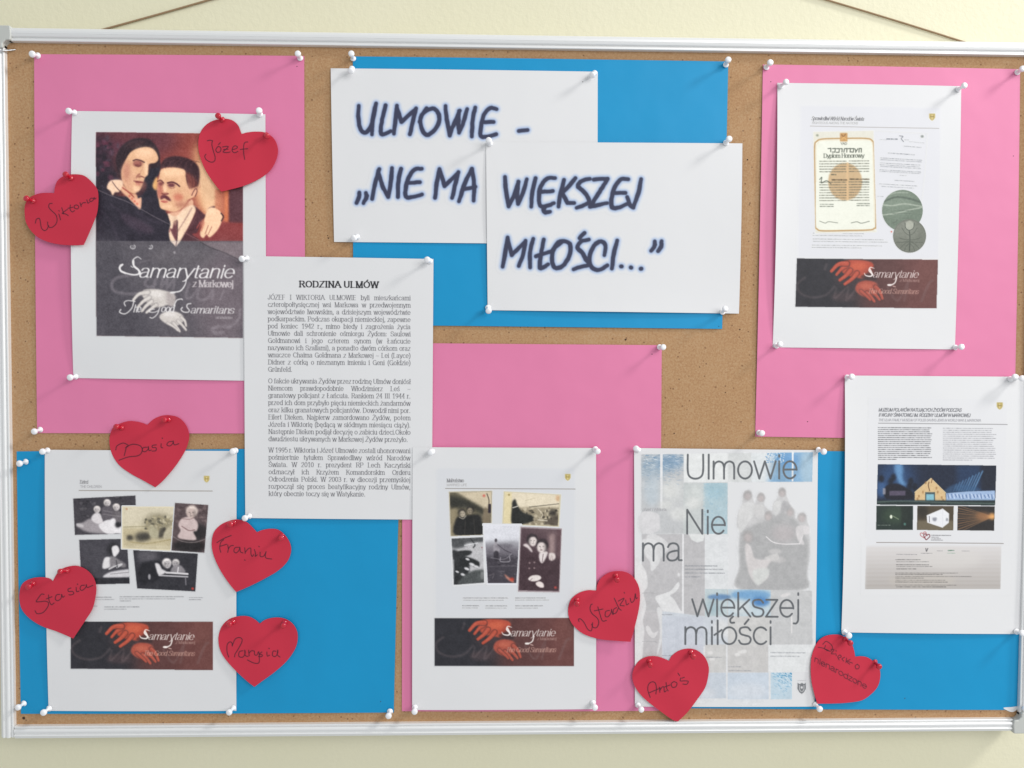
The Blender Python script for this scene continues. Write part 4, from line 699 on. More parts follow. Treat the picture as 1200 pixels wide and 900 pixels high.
def m4(c):
    c.rect(90, 480, 350, 830, (182, 182, 184)); c.poly([(100, 490), (230, 490), (340, 486), (340, 520), (220, 530), (190, 560), (110, 560)], (72, 74, 76), 1.2); c.line([(240, 500), (270, 540), (260, 560)], 10, (50, 52, 54), .8); c.line([(200, 545), (290, 530)], 7, (210, 212, 214), .8); c.poly([(150, 590), (200, 580), (248, 585), (235, 610), (180, 620)], (34, 36, 38), .6)
    c.poly([(115, 580), (160, 590), (210, 620), (235, 700), (215, 760), (190, 810), (120, 810), (125, 690)], (36, 38, 40), 1.0); c.poly([(200, 630), (240, 630), (300, 660), (290, 700), (240, 680), (200, 690)], (28, 30, 32), .7)
    for x, y, r in ((220, 640, 10), (250, 675, 14), (280, 690, 12), (215, 705, 12), (150, 725, 9), (190, 745, 12), (300, 720, 12)): c.blob(x, y, r*1.5, r*.7, (226, 226, 228), .9, .3, 20)
    c.poly([(190, 760), (250, 720), (335, 715), (340, 805), (160, 812)], (74, 78, 78), 1.0); c.blob(320, 750, 12, 30, (130, 132, 132), .8); c.rect(120, 640, 128, 800, (190, 192, 194), .5, .7); c.blob(318, 560, 5, 4, (120, 60, 60), .8)
photo(s_mid, M5([(106, 492), (330, 482), (338, 806), (122, 822)]), PM, m4, zoom=zm, border=(214, 216, 218), eps=.00014, noise=(1.2, 20))
def m5(c):
    pass
    c.rect(320, 400, 600, 830, (210, 212, 218)); c.poly([(330, 530), (380, 520), (460, 518), (540, 515), (570, 520), (570, 560), (330, 570)], (150, 150, 156), 2.0); c.rect(330, 556, 580, 620, (104, 100, 108), 2.5); c.rect(330, 610, 580, 830, (60, 56, 64), 2.5)
    for i in range(50): c.blob(340+rng.random()*230, 600+rng.random()*200, 5+rng.random()*16, 2+rng.random()*4, [(36, 33, 40), (98, 93, 100)][i % 2], .5, .2)
    c.line([(345, 690), (570, 685)], 6, (96, 92, 98), .6)
    c.blob(413, 512, 9, 13, (70, 66, 72), 1, .2); c.poly([(395, 545), (412, 525), (432, 545), (440, 580), (425, 600), (400, 590)], (150, 146, 152), .5); c.poly([(400, 590), (430, 590), (428, 650), (402, 650)], (48, 44, 52), .5); c.line([(395, 545), (370, 570), (345, 560)], 5, (120, 116, 122), .8); c.line([(425, 540), (470, 575), (520, 600)], 5, (50, 46, 54), .8); c.line([(445, 630), (445, 655), (505, 655), (505, 620)], 6, (170, 166, 172), .7); c.line([(380, 630), (470, 640), (520, 600)], 5, (170, 166, 172), .5)
    c.poly([(470, 740), (510, 770), (535, 790), (530, 800), (490, 775)], (196, 130, 110), .6, .8); c.blob(522, 776, 15, 12, (200, 70, 50), .9, .4); c.line([(370, 750), (400, 740), (390, 770)], 7, (96, 90, 96), .7); c.blob(470, 550, 60, 16, (86, 82, 90), .5)
photo(s_mid, M5([(328, 402), (584, 404), (556, 812), (354, 812)]), PM, m5, zoom=zm, border=(216, 218, 224), eps=.00017)
def m3(c):
    c.rect(550, 400, 880, 890, (78, 60, 66)); c.poly([(590, 430), (860, 432), (860, 540), (760, 470)], (112, 92, 94), 5, .9, False); c.rect(775, 470, 812, 610, (158, 136, 134), 2); c.rect(828, 430, 870, 640, (92, 70, 74), 1); c.poly([(570, 560), (620, 560), (680, 600), (760, 640), (845, 640), (845, 860), (570, 860)], (62, 44, 50), 2.5)
    head(c, 660, 512, 36, (214, 204, 200), (38, 30, 34), 1); c.poly([(598, 545), (625, 535), (660, 580), (655, 592), (630, 565)], (208, 198, 196), .6)
    c.poly([(712, 595), (765, 590), (748, 640), (725, 668), (708, 640)], (216, 208, 206), .6); c.line([(735, 605), (728, 655)], 5, (70, 50, 56), .7); head(c, 728, 552, 40, (216, 206, 202), (36, 28, 32), -1); c.blob(722, 577, 9, 3, (90, 66, 70), .8); c.poly([(775, 600), (810, 600), (818, 630), (795, 650), (775, 640)], (212, 202, 198), .6); c.line([(790, 615), (785, 645)], 3, (120, 96, 98), .7); c.line([(800, 618), (798, 646)], 3, (120, 96, 98), .7)
    for x, y in ((642, 665), (675, 662), (640, 702), (674, 700)): c.blob(x, y, 7, 6, (140, 120, 122), .9, .3)
    c.poly([(632, 775), (655, 752), (700, 748), (722, 765), (700, 785), (660, 790)], (222, 214, 210), .4); c.poly([(685, 800), (710, 790), (735, 805), (738, 830), (715, 832), (690, 818)], (220, 210, 206), .4); c.line([(660, 770), (645, 785)], 4, (100, 80, 84), .8); c.blob(818, 832, 10, 8, (190, 70, 60), .8, .4)
photo(s_mid, M5([(580, 418), (862, 430), (846, 866), (562, 860)]), PM, m3, zoom=zm, border=(150, 136, 140), eps=.00020)
c = Canvas(518, 550, 676, 576, s=2, paper=(203, 206, 209)); text(c, "Małżeństwo", 523.5, 543.5, 565, 4.0, (64, 64, 70), style='serif', w=.75, slant=.1); text(c, "MARRIED LIFE", 523.5, 547, 569.4, 2.6, (130, 130, 134), w=.8); c.line([(522, 572.4), (674, 573)], .8, (110, 104, 100), .85, sm=False); crest(c, 665.3, 559.2); c.build('page_heading', s_mid)
c = Canvas(538, 696, 648, 716, s=1.5, paper=(203, 206, 209))
for i, (a, b, y) in enumerate([(543, 595, 700.6), (543, 590, 703.2), (604, 639, 700.6), (604, 643, 703), (542, 561, 709.6), (542, 560, 712.2), (569, 594, 709.8), (569, 593, 712.4), (604, 636, 709.8), (604, 630, 712.4)]): c.greek(a, b, y, .9, (96, 98, 104), .5 if i % 2 else .8, i+30)
c.build('caption_text', s_mid)
# ------------------------------------------------------------------ upper right: diploma page
PC = (221, 226, 225)
scan_tint(s_cert, [(938, 124), (1102, 126.5), (1099, 303), (934, 302)], (216, 221, 223), PC); PC2 = (216, 221, 223)
c = Canvas(946, 132, 1104, 152, s=2, paper=PC2); text(c, "Sprawiedliwi Wśród Narodów Świata", 950.5, 1012, 141, 4.2, (84, 86, 92), y1=141.5, w=.85, slant=.28, style='script'); text(c, "RIGHTEOUS AMONG THE NATIONS", 951, 1005, 145.4, 2.5, (130, 132, 136), y1=145.8, w=.8, slant=.2); c.line([(949, 148), (1100, 150.6)], .8, (150, 148, 150), .8, sm=False); crest(c, 1092, 137.2, 7); c.build('page_heading', s_cert)
zc = (940, 120, 7.5); C7 = lambda L: [(940+x/7.5, 120+y/7.5) for x, y in L]
def dip(c):
    c.rect(80, 240, 660, 1200, (214, 216, 204)); c.poly([(108, 400), (120, 350), (170, 322), (560, 318), (615, 335), (632, 400), (646, 1070), (630, 1110), (590, 1122), (180, 1130), (125, 1115), (108, 1060)], (224, 230, 218), .3)
    c.line([(108, 700), (106, 400), (125, 345), (180, 324), (370, 318), (560, 318), (615, 338), (630, 400), (640, 700), (648, 1060), (632, 1108), (580, 1122), (380, 1127), (180, 1130), (128, 1115), (110, 1060), (108, 700)], 13, (178, 146, 98), .95); c.line([(122, 700), (120, 410), (140, 360), (185, 338), (560, 332), (605, 350), (618, 410), (634, 1060)], 3, (214, 190, 150), .7)
    c.blob(376, 698, 152, 166, (190, 162, 120), .9, .03); c.rect(385, 530, 405, 860, (208, 178, 134), .3, .8)
    c.rect(330, 270, 396, 345, (186, 144, 88), .4); c.line([(345, 285), (360, 300), (380, 280)], 8, (120, 86, 50), .8); c.line([(345, 330), (365, 310), (385, 330)], 8, (220, 180, 110), .8); text(c, "YAD", 335, 392, 372, 18, (80, 80, 70), w=1.2)
    # Hebrew line, read from the right
    D = (58, 66, 56)
    for L in ["225,408 250,405 248,435", "265,408 290,406 286,438 262,438", "300,408 325,408 322,440 298,440", "335,408 350,408 348,438", "365,438 370,408 392,406 390,438", "400,408 422,406 420,438", "430,408 452,406 448,438 428,436", "462,408 470,425 468,440 488,408", "498,438 500,406 520,406 518,438"]: c.line([tuple(map(float, p.split(','))) for p in L.split()], 8, D, .9, sm=False)
    text(c, "Dyplom Honorowy", 186, 545, 488, 34, D, w=1.05, style='serif', y1=484)
    for i in range(16):
        y = 520+i*23
        if 620 < y < 700: continue
        c.greek(150, 385, y, 8, (72, 74, 62), .75, i+60, -.01); c.greek(412, 585, y-4, 8, (72, 74, 62), .75, i+90, -.01)
    c.line([(150, 680), (170, 660), (165, 710), (210, 690), (250, 715)], 7, D, .85); c.greek(262, 388, 682, 14, (70, 60, 40), .8, 5); c.greek(420, 585, 676, 14, (70, 60, 40), .8, 6); c.greek(520, 585, 702, 10, D, .8, 7); c.greek(255, 300, 636, 10, D, .8, 8)
    for y in (898, 916): c.greek(155, 270, y, 8, D, .7, y); c.greek(480, 590, y-8, 8, D, .7, y+3)
    c.line([(150, 1045), (200, 1062), (230, 1050), (310, 1060)], 5, D, .7); c.line([(430, 1060), (480, 1050), (520, 1062), (590, 1045)], 6, D, .7); c.blob(130, 292, 12, 10, (120, 130, 110), .8)
photo(s_cert, C7([(95, 262), (625, 250), (650, 1090+10), (108, 1140)])[:2]+C7([(652, 1190-50), (112, 1150)]), PC2, dip, zoom=zc, name='diploma_print', noise=(1.5, 5), s=1.9)
c = Canvas(1020, 150, 1090, 240, s=1.6, paper=PC2).zoom(*zc); G = (110, 116, 128)
c.line([(640, 250), (850, 262), (1100, 275)], 3, (190, 194, 198), .7); c.line([(1100, 275), (1075, 640), (1040, 950)], 3, (196, 200, 204), .6)
c.line([(855, 295), (885, 300), (870, 320), (890, 345)], 8, G, .8); c.greek(745, 835, 322, 12, G, .9, 1, .02); c.greek(900, 935, 330, 7, G, .7, 2); c.greek(680, 740, 328, 4, G, .6, 3, .03); c.greek(940, 1070, 345, 4, G, .6, 4, .1); c.greek(895, 1045, 385, 7, G, .6, 5, .08); c.greek(755, 985, 445, 9, G, .65, 6, .07); c.blob(1053, 300, 14, 12, (110, 120, 116), .8)
for i, (a, b, y, w) in enumerate([(685, 1050, 488, 10), (690, 1045, 503, 9), (685, 1035, 532, 10), (685, 1030, 548, 9), (690, 1040, 562, 9), (680, 1040, 592, 10), (680, 1035, 605, 8), (855, 915, 640, 6), (815, 985, 685, 8), (680, 1010, 716, 8), (700, 980, 738, 8), (660, 715, 825, 6)]): c.greek(a, b, y, w*.8, G, .62, i+10, .06)
c.build('letter_print', s_cert, .00013)
def medal(c, cx, cy, r, seed, col):
    a = np.linspace(0, 2*np.pi, 40, endpoint=False); c.setclip(np.stack([cx+r*np.cos(a), cy+r*1.02*np.sin(a)], -1)); c.rect(cx-2*r, cy-2*r, cx+2*r, cy+2*r, col); c.blob(cx-r*.3, cy-r*.4, r*.9, r*.6, tuple(v+22 for v in col), .6)
c = Canvas(1028, 220, 1088, 300, s=1.9, paper=PC2); medal(c, 1057.3, 246.8, 23.8, 1, (106, 122, 108))
for L, w, k in [([(1036, 236), (1050, 231), (1066, 233), (1078, 237)], 2.2, (78, 92, 82)), ([(1034, 240), (1046, 241), (1060, 239), (1080, 242)], 1.3, (176, 188, 174)), ([(1034, 252), (1050, 250), (1066, 246), (1081, 243)], 1.2, (180, 192, 178)), ([(1046, 262), (1052, 258)], 1, (90, 100, 90)), ([(1036, 230), (1050, 226), (1064, 226)], 1.2, (160, 174, 160))]: c.line(L, w, k, .8, blur=.4)
c.greek(1047, 1069, 247, .8, (86, 98, 88), .8, 1); c.greek(1046, 1068, 250.4, .8, (86, 98, 88), .7, 2); c.greek(1054, 1066, 255.6, .8, (86, 98, 88), .7, 3); c.noise(1.5, 14, 2); c.blob(1057, 246, 23, 23, (0, 0, 0), 0); c.setclip(None)
medal(c, 1065.6, 276.6, 19.3, 2, (108, 114, 104)); c.line([(1065, 268), (1066, 278), (1065.5, 294)], 1.2, (66, 74, 66), .9); c.blob(1065.6, 264.5, 5.4, 6, (160, 166, 154), 1, .12); c.line([(1060.5, 262), (1061, 267), (1065, 270), (1070, 267.5), (1071, 262)], 1.0, (72, 80, 72), .85)
for s_ in (-1, 1):
    for L in ([(0, -1), (5, -4), (9, -10)], [(0, 6), (6, 9), (11, 14)], [(0, 6), (9, 7), (15, 7)], [(0, 4), (5, 4), (12, 2)], [(0, 8), (4, 12), (6, 17)]): c.line([(1065.6+s_*x, 277+y) for x, y in L], .9, (84, 92, 82), .8)
c.line([(1065.6+18.6*math.cos(a), 276.6+18.8*math.sin(a)) for a in np.linspace(0, 6.28, 30)], .8, (96, 102, 94), .7); c.noise(1.5, 12, 9); c.setclip(None); c.blob(1044.5, 271.6, 1, 1, (190, 90, 80), .9); c.build('medal_print', s_cert, .00016)
c = Canvas(948, 268, 1044, 294, s=1.5, paper=PC2)
for i, (a, b, y) in enumerate([(952, 1012, 273.4), (952, 1010, 276), (952, 1035, 280.2), (952, 1040, 283), (951, 1033, 287.4), (951, 1009, 290)]): c.greek(a, b, y, .8, (110, 114, 120), .62, i+200, .01)
c.build('caption_text', s_cert)
# ------------------------------------------------------------------ right: museum page
PU = (216, 220, 221); c = Canvas(1008, 464, 1184, 698, s=1.8, paper=PU); R1 = Z(1010, 450, 6.316); R2 = Z(1000, 580, 6.316)
Q = [(1018, 466), (1180, 468.5), (1173, 695.2), (1013, 693.5)]
c.poly(Q, (214, 218, 220), .2, 1, False)
for t in range(12):
    y = 640+t*4.8; c.rect(1013.4-(t*.05), y, 1173.4, min(y+5.2, 694), (204-3.9*t, 203-4.2*t, 201-4.6*t), 1.4, .95)
c.poly([(1000, 690), (1190, 690), (1190, 700), (1000, 700)], PU, 0, 1, False); c.poly([(1173.2, 640), (1190, 640), (1190, 700), (1171.8, 700)], PU, 0, 1, False); c.poly([(1000, 630), (1014.2, 630), (1012.6, 700), (1000, 700)], PU, 0, 1, False); c.poly([(1000, 693.6), (1190, 695.2), (1190, 710), (1000, 710)], PU, 0, 1, False)
c.blob(1080, 680, 40, 8, (190, 186, 176), .5); c.blob(1110, 655, 40, 12, (206, 206, 202), .6)
text(c, "MUZEUM POLAKÓW RATUJĄCYCH ŻYDÓW PODCZAS", 1029, 1126, 482, 3.7, (66, 68, 74), w=.95, slant=.25, y1=482.4); text(c, "II WOJNY ŚWIATOWEJ IM. RODZINY ULMÓW W MARKOWEJ", 1029, 1136.5, 488, 3.7, (66, 68, 74), w=.95, slant=.25, y1=488.6); text(c, "THE ULMA FAMILY MUSEUM OF POLES SAVING JEWS IN WORLD WAR II, MARKOWA", 1029, 1149, 493.4, 2.7, (110, 112, 118), w=.8, slant=.2, y1=494)
c.line([(1029, 495.8), (1180, 497.4)], .8, (110, 110, 112), .8, sm=False); crest(c, 1171.2, 475.6, 7)
for i in range(17): c.greek(1028.6, 1092-(rng.random()*5 if i < 16 else 42), 501+i*2.32, .95, (80, 82, 86), .85, i+300, .006); c.greek(1105, 1167-(rng.random()*6 if i < 16 else 28), 501.8+i*2.32, .95, (120, 122, 128), .62, i+340, .006)
c.setclip(R1([(114, 593), (993, 603), (985, 888)])+[(1165.3, 592.3), (1026.8, 591), (1027, 575)])
c.rect(1020, 540, 1170, 600, (24, 34, 54)); c.blob(1050, 560, 22, 22, (46, 84, 130), .7); c.poly(R1([(240, 593), (300, 600), (300, 700), (330, 750), (280, 740), (250, 680)]), (110, 160, 204), 1.6, .8); c.blob(1032, 573, 6, 10, (60, 100, 150), .7); c.poly(R1([(700, 593), (880, 600), (880, 790), (700, 790)]), (36, 70, 112), 3, .5, False); c.poly(R1([(880, 593), (1000, 600), (1000, 780), (880, 780)]), (24, 30, 44), 1.5, .8, False)
for i in range(9): x = 700+i*20; c.line(R1([(x-20-i*2, 790), (x+i*4, 740-i*12)]), 1.1+(i % 3)*.3, (96, 140, 178), .55+.03*i, blur=.4)
c.poly(R1([(620, 780), (700, 740), (860, 770), (860, 795), (620, 810)]), (54, 92, 130), 1, .6)
c.poly(R1([(170, 760), (250, 735), (330, 770), (370, 800), (370, 850), (180, 850)]), (22, 24, 36), .7); c.rect(*R1([(200, 790)])[0], *R1([(320, 825)])[0], (92, 84, 104), .5, .85); c.rect(*R1([(150, 770)])[0], *R1([(172, 815)])[0], (150, 150, 160), .5, .8)
for x, y in [(230, 690), (210, 720), (360, 720), (350, 760), (390, 760), (140, 700)]: c.blob(*R1([(x, y)])[0], 3.2, 4.4, (14, 18, 28), .75)
c.poly(R1([(388, 862), (390, 800), (510, 697), (618, 805), (622, 865)]), (206, 180, 134), .35, 1, False); c.line(R1([(388, 802), (510, 697), (620, 806)]), .7, (240, 220, 170), .8, sm=False); c.line(R1([(500, 790), (490, 750), (495, 725)]), 1.1, (96, 66, 44), .85); c.line(R1([(520, 700), (512, 730)]), 1.1, (110, 76, 50), .8)
for x, y in [(420, 830), (450, 800), (560, 800), (590, 840), (600, 860), (470, 730), (550, 770), (410, 850)]: c.blob(*R1([(x, y)])[0], 1.1, 1.8, (150, 112, 70), .7)
c.rect(*R1([(466, 800)])[0], *R1([(540, 866)])[0], (66, 84, 88), .3); c.rect(*R1([(474, 815)])[0], *R1([(532, 862)])[0], (128, 182, 196), .3)
c.poly(R1([(622, 808), (780, 795), (983, 788), (983, 862), (622, 865)]), (150, 176, 208), .3, 1, False)
for i in range(26): c.line(R1([(635+i*13.5, 812-rng.random()*8+rng.random()*14), (640+i*13.5+rng.random()*6, 850-rng.random()*16)]), .9, [(60, 84, 130), (206, 220, 236)][i % 2], .7)
c.rect(1020, 586.4, 1170, 600, (34, 48, 48), .8); c.line([(1026, 588), (1060, 587), (1110, 589), (1166, 590)], 1.2, (130, 150, 140), .5, blur=.4); c.noise(1.2, 12, 11)
def sub(q, fn):
    c.setclip(R2(q)); fn(); c.noise(1.2, 8, 12)
def g1():
    c.rect(1020, 590, 1075, 625, (34, 48, 44)); c.blob(*R2([(310, 150)])[0], 16, 10, (54, 72, 56), .8); c.blob(*R2([(276, 160)])[0], 1.5, 2.2, (220, 230, 210), 1, .2); c.line(R2([(290, 155), (330, 178)]), 1.2, (120, 136, 110), .8); c.greek(*[R2([(175, 0)])[0][0], R2([(270, 0)])[0][0]], R2([(0, 222)])[0][1], .7, (160, 170, 160), .7, 3); c.rect(*R2([(350, 80)])[0], *R2([(436, 256)])[0], (28, 36, 34), 1.2, .7); c.blob(*R2([(378, 215)])[0], 1.4, 1.6, (90, 140, 130), .8)
sub([(166, 78), (440, 80), (438, 258), (163, 256)], g1)
def g2():
    c.rect(1070, 590, 1120, 625, (74, 66, 52)); c.blob(*R2([(510, 120)])[0], 7, 8, (40, 38, 32), .8); c.rect(*R2([(472, 190)])[0], *R2([(740, 262)])[0], (112, 104, 84), 1, .8); c.poly(R2([(541, 150), (660, 100), (708, 138), (706, 205), (658, 242), (545, 204)]), (222, 226, 228), .3, 1, False); c.line(R2([(560, 158), (562, 200)]), 1.0, (90, 90, 96), .8); c.poly(R2([(585, 170), (615, 168), (610, 192), (590, 192)]), (120, 124, 134), .6, .8); c.blob(*R2([(692, 182)])[0], 1.4, 2, (130, 134, 140), .8); c.line(R2([(660, 102), (660, 240)]), .6, (200, 204, 208), .8)
sub([(472, 80), (742, 82), (738, 262), (468, 258)], g2)
def g3():
    c.rect(1118, 590, 1170, 625, (40, 38, 38))
    for i in range(11):
        a = math.radians(158+i*5.2); x0, y0 = R2([(1030, 160)])[0]; c.line([(x0, y0), (x0+44*math.cos(a), y0-44*math.sin(a)*(.8))], .9+(i % 2)*.5, (176, 130, 86), .5, blur=.3, sm=False)
    c.blob(*R2([(1025, 158)])[0], 4, 4, (226, 170, 104), .9); c.blob(*R2([(960, 155)])[0], 9, 5, (160, 112, 74), .5)
sub([(772, 82), (1045, 84), (1040, 264), (768, 262)], g3)
c.setclip(None)
def hrt(x, y, r, col, w, rot=0):
    P0 = [(0, -.35), (.35, -.8), (.85, -.75), (1, -.2), (.6, .4), (0, 1), (-.6, .4), (-1, -.2), (-.85, -.75), (-.35, -.8), (0, -.35)]; ca, sa = math.cos(rot), math.sin(rot); c.line([(x+r*(a*ca-b*sa), y+r*(a*sa+b*ca)) for a, b in P0], w, col, .95)
hrt(1082, 626.8, 3.6, (176, 110, 112), 1.0, -.3); hrt(1085.6, 628.8, 3.6, (110, 44, 54), 1.1, .15)
for i, (a, b, y, w, k, al) in enumerate([(1091, 1114, 627.2, .9, 90, .85), (1091, 1100, 629.4, .8, 100, .8), (1091, 1102, 631.2, .8, 100, .8), (1091, 1104.5, 632.8, .8, 100, .8), (1050, 1074, 649.4, .8, 110, .7), (1079, 1092, 648.2, .8, 110, .7), (1098, 1104, 645.4, .9, 120, .7), (1127, 1136, 645.6, .8, 130, .6)]): c.greek(a, b, y, w, (k, k, k+4), al, i+400, .01)
c.line([(1026.5, 635.4), (1175.5, 636.8)], .8, (120, 112, 106), .9, sm=False); c.line([(1084.6, 642.5), (1085.4, 646), (1087, 642.5)], 1.0, (70, 70, 74), .8); c.greek(1111, 1118, 645, 1.3, (70, 110, 90), .8, 9); c.greek(1110, 1119, 648.2, .7, (90, 140, 110), .6, 10)
for i, (a, b, y) in enumerate([(1049, 1078, 655.6), (1050, 1088, 658), (1050, 1088, 661.6), (1050, 1092, 663.6), (1050, 1073, 666.4), (1049, 1122, 671.2), (1049, 1104, 672.8), (1049, 1138, 675.2), (1049, 1082, 677.2), (1049, 1107, 679.6), (1049, 1110, 681.8), (1049, 1120, 685.4), (1050, 1108, 687.4)]): c.greek(a, b, y, .85, (84, 82, 82), .8 if i % 2 == 0 else .55, i+500, .004)
c.build('museum_page_print', s_mus)
# ------------------------------------------------------------------ poster with the family group
PP = (207, 214, 216); c = Canvas(744, 526, 957, 827, s=1.9, paper=PP); U1 = Z(740, 520, 5.455); U2 = Z(740, 670, 5.217); U3 = Z(840, 540, 5.625); U4 = Z(740, 640, 6.425)
R = lambda L, col, b=.3, al=1.0: c.poly(L, col, b, al, False)
G1, G2 = (180, 187, 189), (178, 181, 182)
R([(751.5, 532.5), (952.5, 530), (951, 564.5), (801, 565), (801, 625), (852.5, 625), (852.5, 565)][:3]+[(853, 564.5), (852.5, 625.5), (751.5, 625)], (196, 203, 204)); R([(751.5, 532.5), (801, 532), (800.5, 625), (751.5, 625)], G1)
c.setclip([(751.5, 532.5), (801, 532), (800.5, 600), (751.5, 600)])
c.blob(765, 548, 18, 14, (146, 168, 182), .8); c.blob(785, 541, 16, 10, (118, 150, 176), .8); c.blob(764, 575, 10, 18, (176, 192, 200), .8); c.blob(790, 575, 16, 14, (196, 204, 203), .8)
for i in range(260): x, y = 752+rng.random()*48, 533+rng.random()*44*(rng.random()**.6); c.line([(x, y), (x+1.5+rng.random()*2.5, y+(rng.random()-.3)*1.6)], .6, [(90, 130, 166), (214, 226, 230), (108, 138, 160)][i % 3], .55*(1-(y-533)/60))
c.setclip(None); R([(801.5, 531.5), (853, 531), (853, 564.6), (801.5, 565)], (212, 220, 220), .2); R([(853, 531), (880, 530.7), (880, 564.5), (853, 564.6)], (196, 204, 204), .4); R([(880, 530.7), (928, 530.4), (928, 564.4), (880, 564.5)], (204, 214, 216), .4)
c.setclip([(853, 531), (952.5, 530), (951.5, 564.4), (853, 564.6)]); c.poly([(905, 528), (960, 528), (960, 570), (900, 570), (912, 548)], (122, 166, 200), 3.0, .95); c.blob(914, 552, 12, 16, (118, 156, 184), .8); c.blob(946, 548, 9, 22, (168, 194, 206), .7); c.blob(924, 540, 12, 9, (96, 148, 196), .7)
for i in range(120): x, y = 897+rng.random()*22, 530+rng.random()*12; c.blob(x, y, .7, .6, [(84, 140, 186), (208, 220, 226)][i % 2], .7)
c.setclip(None); R([(927.8, 529), (930, 529), (929.6, 564), (927.6, 564)], (212, 222, 226), .15); R([(851.5, 531), (853.5, 531), (853.5, 565), (851.5, 565)], (208, 215, 216), .1, .6); R([(773.5, 532), (776.5, 532), (776.2, 596), (773.8, 596)], (210, 217, 219), .15)
c.setclip([(801, 566), (852.5, 566), (852.3, 625.5), (800.5, 625.5)]); R([(795, 560), (860, 560), (860, 630), (795, 630)], (184, 194, 194)); R([(825, 560), (860, 560), (860, 630), (825, 630)], (166, 192, 200), 1.2); c.blob(815, 580, 10, 12, (198, 208, 206), .7); c.blob(838, 575, 12, 10, (150, 184, 196), .7)
for i in range(90): c.blob(824+rng.random()*28, 566+rng.random()*50, .8, .6, (140, 178, 196), .5)
c.setclip(None)
for x, y, rx, ry in ((785, 575, 9, 8), (796, 602, 12, 8), (780, 592, 8, 6), (812, 590, 9, 7)): c.blob(x, y, rx, ry, (204, 211, 209), .75)
c.poly(U1([(60, 440), (165, 445), (182, 500), (165, 560), (60, 570)]), (198, 203, 205), .6); R(U1([(65, 575), (328, 575), (328, 760), (65, 760)]), G1, .3)
# left grey column with pale silhouettes
R([(752, 626), (799.5, 626), (799, 716), (752, 716)], (178, 182, 184)); R([(752, 716), (776, 716), (776, 806), (752, 806)], (180, 183, 185)); c.poly(U4([(70, 130), (110, 200), (120, 300), (90, 350), (110, 450), (85, 560), (95, 640), (70, 900), (20, 900), (20, 130)]), (208, 213, 214), .5)
c.poly(U4([(80, 300-350), (190, -40), (185, 60), (215, 110), (150, 190), (140, 120), (100, 60)]), (205, 211, 212), .5, .9); c.poly([(758, 628), (768, 626), (784, 640), (766, 660), (760, 640)], (204, 210, 211), .5, .8); c.poly(U4([(180, 380), (260, 350), (300, 330), (350, 270), (360, 300), (330, 345), (290, 370), (320, 400), (360, 470), (385, 520), (300, 505), (240, 490), (200, 430)]), (208, 214, 215), .4); c.blob(*U4([(355, 215)])[0], 1.8, 2.2, (208, 214, 215), .9)
c.poly(U4([(190, 470), (230, 480), (240, 600), (225, 720), (190, 820), (215, 640)]), (206, 212, 213), .5, .9); c.poly(U4([(105, 610), (130, 600), (160, 650), (200, 640), (170, 690), (130, 670)]), (206, 210, 211), .4, .9); c.line(U4([(80, 352), (150, 350), (195, 360)]), .8, (160, 164, 166), .7); c.line(U4([(80, 715), (160, 716), (190, 722)]), .9, (158, 162, 164), .7)
R([(801, 626), (826, 626), (826, 722), (801, 722)], (176, 180, 182)); c.poly(U1([(365, 578), (468, 578), (460, 620), (420, 632), (385, 615)]), (208, 216, 216), .4, 1, False); R([(826, 626), (853, 626), (853, 690), (826, 690)], (205, 213, 215)); R([(799.4, 626), (801.4, 626), (801.2, 722), (799.2, 722)], (212, 218, 220), .1)
# family group
c.poly(U3([(150, 470), (130, 420), (140, 340), (165, 290), (170, 240), (180, 200), (220, 195), (235, 240), (250, 280), (262, 240), (290, 208), (318, 240), (312, 290), (360, 330), (370, 280), (400, 240), (410, 180), (440, 178), (455, 220), (480, 280), (510, 330), (520, 380), (540, 350), (580, 350), (595, 400), (608, 460), (610, 620), (590, 740), (570, 850), (140, 845), (150, 700), (150, 560)]), (186, 191, 192), .7)
c.poly(U3([(160, 480), (300, 400), (420, 340), (500, 380), (560, 450), (600, 560), (590, 740), (570, 845), (150, 845), (150, 700)]), (160, 165, 166), 1.6, .9)
for x, y, r, k in ((203, 228, 27, 168), (290, 240, 25, 172), (430, 208, 25, 168), (338, 362, 27, 172), (482, 335, 26, 174), (560, 372, 27, 174), (205, 500, 34, 170)): c.blob(x/5.625+840, y/5.625+540, r/5.625, r*1.2/5.625, (k-14, k-12, k-12), .9, .2); c.blob(x/5.625+840, (y+8)/5.625+540, r*.7/5.625, r*.8/5.625, (184, 180, 180), .7, .3)
c.poly(U3([(140, 420), (160, 290), (240, 280), (250, 340), (210, 400), (160, 470)]), (200, 206, 206), .6, .8); c.poly(U3([(240, 300), (300, 290), (310, 360), (260, 370)]), (196, 201, 201), .6, .8); c.poly(U3([(375, 280), (420, 265), (410, 340), (380, 360)]), (200, 206, 206), .6, .8); c.poly(U3([(440, 260), (485, 300), (440, 340), (420, 330)]), (162, 166, 168), .6, .8); c.poly(U3([(530, 430), (600, 430), (605, 480), (560, 490), (575, 550), (545, 540), (520, 480)]), (204, 207, 208), .6, .85); c.poly(U3([(185, 560), (220, 560), (250, 640), (310, 650), (370, 640), (330, 700), (340, 760), (270, 810), (210, 740)]), (200, 201, 201), .8, .9)
